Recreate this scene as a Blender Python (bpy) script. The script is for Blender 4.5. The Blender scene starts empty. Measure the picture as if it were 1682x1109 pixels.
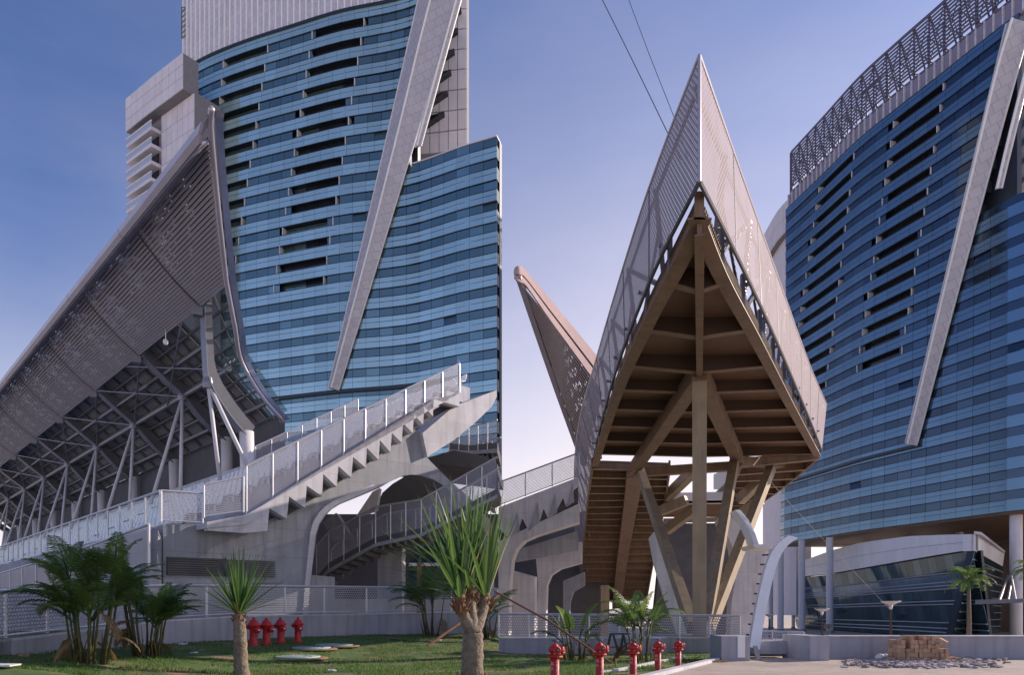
import bpy, math, random
from mathutils import Vector, Matrix, noise
R = math.radians
random.seed(7)
scn = bpy.context.scene
col = scn.collection

# ---------------------------------------------------------------- camera
FPX, EYE, UC, VH = 1200.0, 1.5, 841.0, 1000.0      # focal length in photo pixels, eye height, optical axis, horizon row
cd = bpy.data.cameras.new('camera'); cam = bpy.data.objects.new('camera', cd); col.objects.link(cam)
cam.location = (0, 0, EYE); cam.rotation_euler = (R(90), 0, 0)
cd.sensor_width = 36; cd.lens = 36*FPX/1682; cd.shift_y = (VH-554.5)/1682
cd.clip_start = .1; cd.clip_end = 5000
scn.camera = cam

# ---------------------------------------------------------------- world, sun, exposure
SUN_AZ, SUN_EL = R(67), R(24.5)        # azimuth clockwise from +Y (view direction): from the right, a little ahead
w = bpy.data.worlds.new('World'); scn.world = w; w.use_nodes = True
nt = w.node_tree; nt.nodes.clear()
def wn(t, **k):
    n = nt.nodes.new(t)
    for a, b in k.items(): setattr(n, a, b)
    return n
sky = wn('ShaderNodeTexSky', sky_type='NISHITA', sun_disc=False, sun_elevation=SUN_EL, sun_rotation=SUN_AZ,
         altitude=0, air_density=1.0, dust_density=1.0, ozone_density=4.0)
bgn = wn('ShaderNodeBackground'); out = wn('ShaderNodeOutputWorld')
tint = wn('ShaderNodeMix', data_type='RGBA', blend_type='MULTIPLY')
tint.inputs[0].default_value = 1; tint.inputs[7].default_value = (.60, .66, .88, 1)
nt.links.new(sky.outputs[0], tint.inputs[6])
# pale haze towards the horizon, all round
tc = wn('ShaderNodeTexCoord'); sx = wn('ShaderNodeSeparateXYZ'); nt.links.new(tc.outputs['Generated'], sx.inputs[0])
hz = wn('ShaderNodeMapRange'); hz.inputs[1].default_value = .86; hz.inputs[2].default_value = .0; hz.inputs[3].default_value = 0; hz.inputs[4].default_value = 1
nt.links.new(sx.outputs[2], hz.inputs[0])
pw = wn('ShaderNodeMath', operation='POWER'); pw.inputs[1].default_value = 1.6; nt.links.new(hz.outputs[0], pw.inputs[0])
# the haze glows more on the sun's side of the sky, and thin cirrus makes it uneven
dt_ = wn('ShaderNodeVectorMath', operation='DOT_PRODUCT'); dt_.inputs[1].default_value = (math.sin(SUN_AZ), math.cos(SUN_AZ), 0); nt.links.new(tc.outputs['Generated'], dt_.inputs[0])
ga = wn('ShaderNodeMapRange'); ga.inputs[1].default_value = -.16; ga.inputs[2].default_value = .46; ga.inputs[3].default_value = .02; ga.inputs[4].default_value = 1.12; nt.links.new(dt_.outputs['Value'], ga.inputs[0])
cm = wn('ShaderNodeMapping'); cm.inputs['Scale'].default_value = (1.2, 1.2, 4.0); nt.links.new(tc.outputs['Generated'], cm.inputs[0])
cn = wn('ShaderNodeTexNoise'); cn.inputs['Scale'].default_value = 2.2; cn.inputs['Detail'].default_value = 6; cn.inputs['Roughness'].default_value = .55; nt.links.new(cm.outputs[0], cn.inputs['Vector'])
cr = wn('ShaderNodeMapRange'); cr.inputs[1].default_value = .35; cr.inputs[2].default_value = .75; cr.inputs[3].default_value = -.035; cr.inputs[4].default_value = .035; nt.links.new(cn.outputs[0], cr.inputs[0])
p1_ = wn('ShaderNodeMath', operation='MULTIPLY'); nt.links.new(pw.outputs[0], p1_.inputs[0]); nt.links.new(ga.outputs[0], p1_.inputs[1])
q2 = wn('ShaderNodeMath', operation='POWER'); q2.inputs[1].default_value = 2.5; nt.links.new(pw.outputs[0], q2.inputs[0])
q3 = wn('ShaderNodeMath', operation='SUBTRACT', use_clamp=True); q3.inputs[0].default_value = 1; nt.links.new(ga.outputs[0], q3.inputs[1])
q4 = wn('ShaderNodeMath', operation='MULTIPLY'); nt.links.new(q2.outputs[0], q4.inputs[0]); nt.links.new(q3.outputs[0], q4.inputs[1])
q5 = wn('ShaderNodeMath', operation='ADD'); nt.links.new(p1_.outputs[0], q5.inputs[0]); nt.links.new(q4.outputs[0], q5.inputs[1])
pm_ = wn('ShaderNodeMath', operation='ADD', use_clamp=True); nt.links.new(q5.outputs[0], pm_.inputs[0]); nt.links.new(cr.outputs[0], pm_.inputs[1])
hm = wn('ShaderNodeMix', data_type='RGBA'); nt.links.new(pm_.outputs[0], hm.inputs[0]); nt.links.new(tint.outputs[2], hm.inputs[6]); hm.inputs[7].default_value = (6.9, 6.0, 5.75, 1)
nt.links.new(hm.outputs[2], bgn.inputs[0])
bgn.inputs[1].default_value = .12
nt.links.new(bgn.outputs[0], out.inputs[0])
sd = bpy.data.lights.new('sun', 'SUN'); sun = bpy.data.objects.new('sun', sd); col.objects.link(sun)
sd.energy = 3.9; sd.angle = R(.5); sd.color = (1, .84, .70)
sdir = Vector((math.sin(SUN_AZ)*math.cos(SUN_EL), math.cos(SUN_AZ)*math.cos(SUN_EL), math.sin(SUN_EL)))
sun.rotation_euler = sdir.to_track_quat('Z', 'Y').to_euler()
sun.location = (0, -20, 60)
vs = scn.view_settings
vs.view_transform = 'Standard'; vs.look = 'None'; vs.exposure = 0.58; vs.gamma = 1; vs.use_curve_mapping = False
scn.cycles.max_bounces = 6; scn.cycles.transparent_max_bounces = 16

# ---------------------------------------------------------------- geometry helpers
def P(u, v, d):                     # photo pixel at a depth -> point in the place
    return Vector(((u-UC)/FPX*d, d, EYE+(VH-v)/FPX*d))
def V(*a): return Vector(a)
Z = V(0, 0, 1)
def lerp(a, b, t): return a+(b-a)*t
def interp(x, tab):
    if x <= tab[0][0]: return tab[0][1] if len(tab) < 2 else tab[0][1]+(tab[1][1]-tab[0][1])*(x-tab[0][0])/(tab[1][0]-tab[0][0])
    for (a, p), (b, q) in zip(tab, tab[1:]):
        if x <= b: return p+(q-p)*(x-a)/(b-a)
    (a, p), (b, q) = tab[-2], tab[-1]
    return p+(q-p)*(x-a)/(b-a)
def smooth(t):
    t = max(0, min(1, t)); return t*t*(3-2*t)
def spline(pts, n):                 # Catmull-Rom through points
    o = []
    for i in range(len(pts)-1):
        p0 = pts[max(i-1, 0)]; p1 = pts[i]; p2 = pts[i+1]; p3 = pts[min(i+2, len(pts)-1)]
        for k in range(n):
            t = k/n
            o.append(.5*((2*p1)+(p2-p0)*t+(2*p0-5*p1+4*p2-p3)*t*t+(3*p1-p0-3*p2+p3)*t**3))
    o.append(pts[-1]); return o

class MB:
    def __init__(s): s.v = []; s.f = []; s.smooth = False
    def add(s, vs, fs):
        k = len(s.v); s.v += [tuple(p) for p in vs]; s.f += [tuple(i+k for i in f) for f in fs]; return s
    def quad(s, a, b, c, d): return s.add([a, b, c, d], [(0, 1, 2, 3)])
    def hexa(s, b, t):              # bottom 4, top 4
        return s.add(list(b)+list(t), [(3, 2, 1, 0), (4, 5, 6, 7), (0, 1, 5, 4), (1, 2, 6, 5), (2, 3, 7, 6), (3, 0, 4, 7)])
    def box(s, c, sx, sy, sz, rz=0):
        ca, sa = math.cos(rz), math.sin(rz)
        ax = V(ca, sa, 0)*sx/2; ay = V(-sa, ca, 0)*sy/2; az = V(0, 0, sz/2); c = Vector(c)
        return s.hexa([c-ax-ay-az, c+ax-ay-az, c+ax+ay-az, c-ax+ay-az], [c-ax-ay+az, c+ax-ay+az, c+ax+ay+az, c-ax+ay+az])
    def beam(s, p, q, wd, ht, up=Z):
        p = Vector(p); q = Vector(q); d = (q-p).normalized()
        r = d.cross(up)
        if r.length < 1e-4: r = d.cross(V(0, 1, 0))
        r.normalize(); n = r.cross(d).normalized(); r = r*wd/2; n = n*ht/2
        return s.hexa([p-r-n, p+r-n, p+r+n, p-r+n], [q-r-n, q+r-n, q+r+n, q-r+n])
    def tube(s, pts, rad, n=8, caps=True):
        pts = [Vector(p) for p in pts]; k = len(s.v); m = len(pts)
        rr = rad if isinstance(rad, (list, tuple)) else [rad]*m
        ref = None
        for i, p in enumerate(pts):
            d = (pts[min(i+1, m-1)]-pts[max(i-1, 0)]).normalized()
            if ref is None:
                ref = d.cross(Z)
                if ref.length < 1e-3: ref = d.cross(V(0, 1, 0))
            ref = (ref-d*ref.dot(d)).normalized(); b = d.cross(ref)
            for j in range(n):
                a = 2*math.pi*j/n
                s.v.append(tuple(p+(ref*math.cos(a)+b*math.sin(a))*rr[i]))
        for i in range(m-1):
            for j in range(n):
                s.f.append((k+i*n+j, k+i*n+(j+1) % n, k+(i+1)*n+(j+1) % n, k+(i+1)*n+j))
        if caps:
            s.f.append(tuple(k+j for j in range(n))[::-1]); s.f.append(tuple(k+(m-1)*n+j for j in range(n)))
        return s
    def lathe(s, prof, n=16, o=(0, 0, 0), mat=None):   # profile of (r,z)
        k = len(s.v); o = Vector(o)
        for r_, z_ in prof:
            for j in range(n):
                a = 2*math.pi*j/n; p = V(r_*math.cos(a), r_*math.sin(a), z_)
                if mat: p = mat @ p
                s.v.append(tuple(p+o))
        for i in range(len(prof)-1):
            for j in range(n): s.f.append((k+i*n+j, k+i*n+(j+1) % n, k+(i+1)*n+(j+1) % n, k+(i+1)*n+j))
        s.f.append(tuple(k+j for j in range(n))[::-1]); s.f.append(tuple(k+(len(prof)-1)*n+j for j in range(n)))
        return s
    def prism(s, poly, off):        # polygon of points extruded by a vector
        n = len(poly); poly = [Vector(p) for p in poly]; off = Vector(off)
        return s.add(poly+[p+off for p in poly], [tuple(range(n))[::-1], tuple(range(n, 2*n))]+[(i, (i+1) % n, n+(i+1) % n, n+i) for i in range(n)])
    def strip(s, A, B):             # ruled surface between two polylines
        k = len(s.v); n = len(A)
        s.v += [tuple(p) for p in A]+[tuple(p) for p in B]
        for i in range(n-1): s.f.append((k+i, k+i+1, k+n+i+1, k+n+i))
        return s
    def slab(s, A, B, off):         # ruled solid between two polylines, thickened by off (vector or list)
        A = [Vector(p) for p in A]; B = [Vector(p) for p in B]
        O = off if isinstance(off, list) else [Vector(off)]*len(A)
        for i in range(len(A)-1):
            pass
        k = len(s.v); n = len(A)
        s.v += [tuple(p) for p in A]+[tuple(p) for p in B]+[tuple(p+o) for p, o in zip(B, O)]+[tuple(p+o) for p, o in zip(A, O)]
        for i in range(n-1):
            for r_ in range(4):
                q = (r_+1) % 4
                s.f.append((k+r_*n+i, k+r_*n+i+1, k+q*n+i+1, k+q*n+i))
        s.f.append((k, k+n, k+2*n, k+3*n)); s.f.append((k+4*n-1, k+3*n-1, k+2*n-1, k+n-1))
        return s
    def mesh(s, name, m, uv=False):
        me = bpy.data.meshes.new(name); me.from_pydata(s.v, [], s.f); me.update()
        if m: me.materials.append(m)
        if s.smooth: me.polygons.foreach_set('use_smooth', [True]*len(me.polygons))
        if uv:
            L = me.uv_layers.new(name='m')
            for p in me.polygons:
                vv = [me.vertices[i].co for i in p.vertices]
                e = (vv[1]-vv[0]); e = e.normalized() if e.length > 1e-6 else V(1, 0, 0)
                f = p.normal.cross(e)
                for li, c in zip(p.loop_indices, vv):
                    L.data[li].uv = ((c-vv[0]).dot(e), (c-vv[0]).dot(f))
        return me
    def build(s, name, m, parent=None, uv=False):
        return put(name, s.mesh(name, m, uv), parent)

def put(name, me, parent=None):
    o = bpy.data.objects.new(name, me); col.objects.link(o)
    if parent: par(o, parent)
    return o
def wloc(p):
    l = V(0, 0, 0)
    while p: l = l+p.location; p = p.parent if p.parent else None
    return l
def par(o, p):
    o.parent = p; o.matrix_parent_inverse = Matrix.Translation(-base_of(p))
def base_of(p):
    return Vector(p['base']) if 'base' in p else V(0, 0, 0)
def tag(o, label=None, cat=None, group=None, kind=None):
    if label: o['label'] = label
    if cat: o['category'] = cat
    if group: o['group'] = group
    if kind: o['kind'] = kind
    return o
BASES = {}
def thing(name, label, cat, loc=(0, 0, 0), group=None):
    o = bpy.data.objects.new(name, None); col.objects.link(o); o.location = loc
    o.empty_display_size = .2; BASES[o.name] = Vector(loc)
    return tag(o, label, cat, group)
def base_of(p): return BASES.get(p.name, V(0, 0, 0))

CUBES = {}
def cube(name, m, parent, c, sx, sy, sz, rz=0, rx=0):   # one box piece that shares its mesh with its likes
    if m.name not in CUBES: CUBES[m.name] = MB().box((0, 0, 0), 1, 1, 1).mesh('unit_box', m)
    o = bpy.data.objects.new(name, CUBES[m.name]); col.objects.link(o)
    o.location = c; o.scale = (sx, sy, sz); o.rotation_euler = (rx, 0, rz)
    if parent: par(o, parent)
    return o

# ---------------------------------------------------------------- materials
def mat(name, c, rough=.6, metal=0, var=.12, scale=1.5, bump=0, bscale=20, spec=.5, grime=0, rnd=0, joints=0, blind=0):
    m = bpy.data.materials.new(name); m.use_nodes = True; t = m.node_tree; n = t.nodes; l = t.links
    b = n['Principled BSDF']; b.inputs['Roughness'].default_value = rough; b.inputs['Metallic'].default_value = metal
    b.inputs['Specular IOR Level'].default_value = spec
    g = n.new('ShaderNodeNewGeometry')
    nz = n.new('ShaderNodeTexNoise'); nz.inputs['Scale'].default_value = scale; nz.inputs['Detail'].default_value = 6; nz.inputs['Roughness'].default_value = .6
    l.new(g.outputs['Position'], nz.inputs['Vector'])
    mr = n.new('ShaderNodeMapRange'); mr.inputs[1].default_value = .3; mr.inputs[2].default_value = .7
    mr.inputs[3].default_value = 1-var; mr.inputs[4].default_value = 1+var
    l.new(nz.outputs[0], mr.inputs[0]); fac = mr.outputs[0]
    if rnd:
        oi = n.new('ShaderNodeObjectInfo')
        ad = n.new('ShaderNodeMath'); ad.operation = 'ADD'; l.new(oi.outputs['Random'], ad.inputs[0]); l.new(g.outputs['Random Per Island'], ad.inputs[1])
        fr = n.new('ShaderNodeMath'); fr.operation = 'FRACT'; l.new(ad.outputs[0], fr.inputs[0])
        m2 = n.new('ShaderNodeMapRange'); m2.inputs[3].default_value = 1-rnd; m2.inputs[4].default_value = 1+rnd; l.new(fr.outputs[0], m2.inputs[0])
        mu = n.new('ShaderNodeMath'); mu.operation = 'MULTIPLY'; l.new(fac, mu.inputs[0]); l.new(m2.outputs[0], mu.inputs[1]); fac = mu.outputs[0]
    if grime:                        # vertical rain streaks
        mp = n.new('ShaderNodeMapping'); mp.inputs['Scale'].default_value = (3, 3, .22); l.new(g.outputs['Position'], mp.inputs[0])
        ns = n.new('ShaderNodeTexNoise'); ns.inputs['Scale'].default_value = 1.3; ns.inputs['Detail'].default_value = 7; l.new(mp.outputs[0], ns.inputs['Vector'])
        m3 = n.new('ShaderNodeMapRange'); m3.inputs[1].default_value = .45; m3.inputs[2].default_value = .8; m3.inputs[3].default_value = 1; m3.inputs[4].default_value = 1-grime
        l.new(ns.outputs[0], m3.inputs[0])
        mu = n.new('ShaderNodeMath'); mu.operation = 'MULTIPLY'; l.new(fac, mu.inputs[0]); l.new(m3.outputs[0], mu.inputs[1]); fac = mu.outputs[0]
    if blind:                        # a few panes with pale blinds drawn
        gt = n.new('ShaderNodeMapRange'); gt.inputs[1].default_value = .90; gt.inputs[2].default_value = .905; gt.inputs[3].default_value = 1; gt.inputs[4].default_value = 1+blind; l.new(fr.outputs[0], gt.inputs[0])
        mu = n.new('ShaderNodeMath'); mu.operation = 'MULTIPLY'; l.new(fac, mu.inputs[0]); l.new(gt.outputs[0], mu.inputs[1]); fac = mu.outputs[0]
    if joints:                       # faint formwork joints
        sx_ = n.new('ShaderNodeSeparateXYZ'); l.new(g.outputs['Position'], sx_.inputs[0])
        s1 = n.new('ShaderNodeMath'); s1.operation = 'MULTIPLY_ADD'; s1.inputs[1].default_value = .75; l.new(sx_.outputs[0], s1.inputs[0]); l.new(sx_.outputs[1], s1.inputs[2])
        cb = n.new('ShaderNodeCombineXYZ'); l.new(s1.outputs[0], cb.inputs[0]); l.new(sx_.outputs[2], cb.inputs[1])
        bk = n.new('ShaderNodeTexBrick'); bk.offset = 0; bk.inputs['Scale'].default_value = 1; bk.inputs['Brick Width'].default_value = 2.6; bk.inputs['Row Height'].default_value = 1.25; bk.inputs['Mortar Size'].default_value = .016
        bk.inputs['Color1'].default_value = (1, 1, 1, 1); bk.inputs['Color2'].default_value = (.93, .93, .93, 1); bk.inputs['Mortar'].default_value = (1-joints, 1-joints, 1-joints, 1)
        l.new(cb.outputs[0], bk.inputs['Vector'])
        mu = n.new('ShaderNodeMath'); mu.operation = 'MULTIPLY'; l.new(fac, mu.inputs[0]); l.new(bk.outputs[0], mu.inputs[1]); fac = mu.outputs[0]
    hs = n.new('ShaderNodeVectorMath'); hs.operation = 'SCALE'; hs.inputs[0].default_value = c
    l.new(fac, hs.inputs['Scale']); l.new(hs.outputs[0], b.inputs['Base Color'])
    if bump:
        bz = n.new('ShaderNodeTexNoise'); bz.inputs['Scale'].default_value = bscale; bz.inputs['Detail'].default_value = 4; l.new(g.outputs['Position'], bz.inputs['Vector'])
        bp = n.new('ShaderNodeBump'); bp.inputs['Strength'].default_value = bump; bp.inputs['Distance'].default_value = .05
        l.new(bz.outputs[0], bp.inputs['Height']); l.new(bp.outputs[0], b.inputs['Normal'])
    return m
def perf(name, c, pu, pv, ru, rv, rough=.45, metal=.3, stagger=.5, extra=0, spec=.3):   # sheet with staggered holes, UV in metres
    m = mat(name, c, rough, metal, var=.08, spec=spec); t = m.node_tree; n = t.nodes; l = t.links
    def M(op, a, b=None):
        q = n.new('ShaderNodeMath'); q.operation = op
        for i, x in enumerate((a, b)):
            if x is None: continue
            if isinstance(x, (int, float)): q.inputs[i].default_value = x
            else: l.new(x, q.inputs[i])
        return q.outputs[0]
    uv = n.new('ShaderNodeUVMap'); sp = n.new('ShaderNodeSeparateXYZ'); l.new(uv.outputs[0], sp.inputs[0])
    y = M('DIVIDE', sp.outputs[1], pv); row = M('FLOOR', y)
    x = M('ADD', M('DIVIDE', sp.outputs[0], pu), M('MULTIPLY', M('MODULO', row, 2), stagger))
    fx = M('ABSOLUTE', M('SUBTRACT', M('FRACT', x), .5)); fy = M('ABSOLUTE', M('SUBTRACT', M('FRACT', y), .5))
    e = M('ADD', M('POWER', M('DIVIDE', fx, ru), 4), M('POWER', M('DIVIDE', fy, rv), 4))
    hole = M('LESS_THAN', e, 1)
    if extra:                        # only some cells open, in drifting clusters
        cx = n.new('ShaderNodeCombineXYZ'); l.new(M('FLOOR', x), cx.inputs[0]); l.new(row, cx.inputs[1])
        wv = n.new('ShaderNodeTexWhiteNoise'); wv.noise_dimensions = '2D'; l.new(cx.outputs[0], wv.inputs['Vector'])
        nz = n.new('ShaderNodeTexNoise'); nz.inputs['Scale'].default_value = .35; nz.inputs['Detail'].default_value = 2
        l.new(uv.outputs[0], nz.inputs['Vector'])
        hole = M('MULTIPLY', hole, M('LESS_THAN', wv.outputs[0], M('MULTIPLY', M('MAXIMUM', M('SUBTRACT', nz.outputs[0], .46), 0), extra)))
    tr = n.new('ShaderNodeBsdfTransparent'); mx = n.new('ShaderNodeMixShader')
    l.new(hole, mx.inputs[0]); l.new(n['Principled BSDF'].outputs[0], mx.inputs[1]); l.new(tr.outputs[0], mx.inputs[2])
    l.new(mx.outputs[0], n['Material Output'].inputs[0])
    return m
def clear_glass(name, c, a):
    m = bpy.data.materials.new(name); m.use_nodes = True; t = m.node_tree; n = t.nodes
    b = n['Principled BSDF']; b.inputs['Base Color'].default_value = (*c, 1); b.inputs['Roughness'].default_value = .05
    tr = n.new('ShaderNodeBsdfTransparent'); tr.inputs[0].default_value = (.9, .96, .95, 1)
    mx = n.new('ShaderNodeMixShader'); mx.inputs[0].default_value = a
    t.links.new(tr.outputs[0], mx.inputs[1]); t.links.new(b.outputs[0], mx.inputs[2]); t.links.new(mx.outputs[0], n['Material Output'].inputs[0])
    return m

M = {}
M['concrete'] = mat('concrete', (.33, .345, .39), .75, var=.16, scale=.6, bump=.15, bscale=9, grime=.32, joints=.22)
M['concrete_light'] = mat('concrete_light', (.58, .58, .62), .75, var=.13, scale=.8, bump=.12, bscale=9, grime=.26, joints=.16)
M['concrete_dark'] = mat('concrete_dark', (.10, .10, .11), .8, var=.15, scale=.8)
M['wall_paint'] = mat('wall_paint', (.38, .38, .43), .7, var=.12, scale=.7, bump=.08, grime=.3, joints=.15)
M['white_steel'] = mat('white_steel', (.68, .67, .68), .45, var=.05, grime=.12)
M['white_paint'] = mat('white_paint', (.86, .86, .86), .5, var=.04, grime=.08)
M['crown_steel'] = mat('crown_steel', (.13, .12, .17), .5, .3, var=.06)
M['grey_steel'] = mat('grey_steel', (.22, .23, .27), .4, .4, var=.06)
M['rail_steel'] = mat('rail_steel', (.55, .56, .60), .35, .5, var=.05)
M['dark_steel'] = mat('dark_steel', (.085, .09, .10), .5, .2, var=.12)
M['rib_steel'] = mat('rib_steel', (.13, .135, .15), .5, .2, var=.12)
M['roof_deck'] = mat('roof_deck', (.20, .20, .205), .6, .1, var=.15)
M['slat'] = mat('slat', (.29, .275, .31), .5, .2, var=.1, scale=3)
M['roll'] = mat('roll', (.48, .45, .50), .38, .45, var=.07, scale=.6)
M['brown_steel'] = mat('brown_steel', (.20, .13, .085), .55, .1, var=.2, scale=.8, grime=.35)
M['brown_plate'] = mat('brown_plate', (.15, .086, .052), .6, .05, var=.16, scale=.5)
M['brown_dark'] = mat('brown_dark', (.075, .045, .03), .6, .05, var=.16, scale=.5)
M['leg_paint'] = mat('leg_paint', (.30, .24, .165), .5, .1, var=.16, scale=1.1, grime=.35)
M['stone'] = mat('stone', (.66, .63, .67), .6, var=.06, scale=.5, rnd=.05)
M['stone_joint'] = mat('stone_joint', (.22, .21, .23), .8)
M['fin_white'] = mat('fin_white', (.66, .65, .69), .45, .2, var=.05)
M['crown'] = mat('crown', (.60, .58, .64), .5, .2, var=.07, scale=.4)
M['mullion'] = mat('mullion', (.035, .045, .06), .4, .4, var=.05)
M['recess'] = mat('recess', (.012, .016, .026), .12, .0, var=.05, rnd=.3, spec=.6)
M['jamb'] = mat('jamb', (.55, .56, .6), .5)
M['visA'] = mat('vision_glass_a', (.15, .235, .25), .06, .72, var=.12, scale=.08, rnd=.11, bump=.05, bscale=.4, blind=.28)
M['spanA'] = mat('spandrel_glass_a', (.42, .60, .61), .14, .60, var=.12, scale=.05, rnd=.07)
M['visB'] = mat('vision_glass_b', (.05, .083, .128), .06, .72, var=.12, scale=.08, rnd=.11, bump=.05, bscale=.4, blind=.22)
M['spanB'] = mat('spandrel_glass_b', (.115, .21, .315), .14, .65, var=.12, scale=.05, rnd=.07)
M['visP'] = mat('podium_glass', (.075, .14, .165), .06, .6, var=.2, scale=.2, rnd=.35, bump=.02, bscale=.5)
M['perf_rail'] = perf('perforated_rail', (.33, .33, .385), .075, .085, .38, .36)
M['perf_near'] = perf('perforated_rail_near', (.34, .35, .41), .10, .085, .36, .32)
M['perf_skin'] = perf('perforated_skin', (.33, .285, .315), .15, .085, .30, .13, metal=0, rough=.75, spec=.08)
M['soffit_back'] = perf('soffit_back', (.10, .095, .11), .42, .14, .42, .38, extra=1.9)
M['glass_clear'] = clear_glass('clear_glass', (.5, .6, .6), .13)
M['roof_glass'] = clear_glass('roof_glass', (.10, .16, .18), .55)
M['seat'] = mat('seat_plastic', (.86, .87, .86), .4, var=.05, rnd=.05)
M['red'] = mat('hydrant_red', (.50, .020, .020), .45, var=.30, scale=9, bump=.05, bscale=40)
M['red_dull'] = mat('hydrant_red_dull', (.40, .03, .02), .6, var=.25, scale=9)
M['white_letter'] = mat('white_letter', (.8, .78, .76), .6, var=.1, scale=30)
M['manhole'] = mat('manhole', (.30, .42, .38), .6, var=.15, scale=5, bump=.2, bscale=30)
M['soil'] = mat('soil', (.22, .13, .08), .9, var=.3, scale=8, bump=.3)
M['paving'] = mat('paving', (.50, .42, .35), .85, var=.10, scale=1.2, bump=.1)
M['brick'] = mat('brick_tan', (.46, .30, .19), .9, var=.15, scale=6, rnd=.22, bump=.2)
M['rubble'] = mat('rubble', (.36, .32, .33), .9, var=.2, scale=8, rnd=.4)
M['frond'] = mat('frond', (.088, .16, .042), .5, var=.35, scale=5, rnd=.25)
M['frond_dark'] = mat('frond_dark', (.055, .105, .034), .5, var=.35, scale=5, rnd=.25)
M['frond_dry'] = mat('frond_dry', (.24, .16, .07), .8, var=.3, scale=5)
M['stem'] = mat('stem', (.085, .085, .035), .7, var=.35, scale=8)
M['sword'] = mat('sword_leaf', (.072, .15, .046), .42, var=.3, scale=3, rnd=.3)
M['sword_dry'] = mat('sword_leaf_dry', (.30, .25, .11), .7, var=.2, scale=5)
M['trunk'] = mat('trunk', (.21, .165, .125), .9, var=.35, scale=9, bump=.8, bscale=22)
M['husk'] = mat('husk', (.17, .085, .045), .9, var=.4, scale=12, bump=.5)
M['wood_pole'] = mat('wood_pole', (.34, .17, .10), .8, var=.25, scale=8)
M['grass'] = mat('grass_blade', (.09, .165, .034), .7, var=.35, scale=1.1, rnd=.3)
M['cable'] = mat('cable', (.03, .03, .04), .5)
M['litter'] = mat('litter', (.7, .7, .72), .7, var=.2, scale=20)
def lawn_mat():
    m = mat('lawn_soil', (.075, .13, .03), .95, var=.3, scale=1.2, bump=.4, bscale=30); t = m.node_tree; n = t.nodes; l = t.links
    b = n['Principled BSDF']; src = b.inputs['Base Color'].links[0].from_socket
    g = n.new('ShaderNodeNewGeometry'); z = n.new('ShaderNodeTexNoise'); z.inputs['Scale'].default_value = .9; z.inputs['Detail'].default_value = 7; z.inputs['Roughness'].default_value = .65
    l.new(g.outputs['Position'], z.inputs['Vector'])
    mr = n.new('ShaderNodeMapRange'); mr.inputs[1].default_value = .52; mr.inputs[2].default_value = .64; l.new(z.outputs[0], mr.inputs[0])
    mx = n.new('ShaderNodeMix'); mx.data_type = 'RGBA'; l.new(mr.outputs[0], mx.inputs[0]); l.new(src, mx.inputs[6]); mx.inputs[7].default_value = (.26, .17, .09, 1)
    l.new(mx.outputs[2], b.inputs['Base Color']); return m
M['lawn'] = lawn_mat()
def translucent(m, c, f):                # thin leaves let some light through
    t = m.node_tree; n = t.nodes; tl = n.new('ShaderNodeBsdfTranslucent'); tl.inputs[0].default_value = (*c, 1)
    mx = n.new('ShaderNodeMixShader'); mx.inputs[0].default_value = f
    t.links.new(n['Principled BSDF'].outputs[0], mx.inputs[1]); t.links.new(tl.outputs[0], mx.inputs[2]); t.links.new(mx.outputs[0], n['Material Output'].inputs[0])
for k_, c_ in (('frond', (.22, .34, .06)), ('frond_dark', (.13, .23, .055)), ('sword', (.16, .27, .07)), ('grass', (.15, .25, .05)), ('frond_dry', (.3, .2, .08))): translucent(M[k_], c_, .38)

# ================================================================ GROUND
WALLTAB = [(-300, 12.5), (0, 16.5), (270, 22), (400, 25.5), (600, 30), (817, 31)]
def pix_u(x, y): return UC+FPX*x/y
def wall_y(u): return interp(u, WALLTAB)
def gz(x, y):                        # the lawn rises gently to the low wall on the left
    u = pix_u(x, max(y, 4)); wy = wall_y(u)
    return .42*smooth((y-(wy-10))/10)*smooth((870-u)/70)
def G(u, v):                         # where the ray through a pixel meets the lawn
    d = 6.0
    while d < 60:
        p = P(u, v, d)
        if p.z <= gz(p.x, p.y): return p
        d += .02
    return p
KA, KB = V(3.42, 16.5, 0), V(6.07, 21.2, 0)
def kerb_x(y): return KA.x+(y-KA.y)*(KB.x-KA.x)/(KB.y-KA.y)

gm = MB(); GLO = -3.0                # near ground at lawn level, sunken court behind the low walls
gm.strip([V(-3000, -60, -.06), V(-3000, 24.4, -.06), V(-3000, 24.41, GLO), V(-3000, 4000, GLO)], [V(3000, -60, -.06), V(3000, 24.4, -.06), V(3000, 24.41, GLO), V(3000, 4000, GLO)])
tag(gm.build('ground', M['paving']), kind='structure')
lm = MB(); nx, ny = 110, 84
for j in range(ny+1):
    y = 5+j*30/ny
    xa, xb = -(y*.78+1), kerb_x(y) if y < 21.6 else kerb_x(21.6)+.4*(y-21.6)
    for i in range(nx+1):
        x = lerp(xa, xb, i/nx)
        lm.v.append((x, y, gz(x, y)+.03*noise.noise(V(x*.7, y*.7, 1))-.01))
for j in range(ny):
    for i in range(nx):
        a = j*(nx+1)+i; lm.f.append((a, a+1, a+nx+2, a+nx+1))
lm.smooth = True
tag(lm.build('lawn', M['lawn']), kind='structure')
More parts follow.
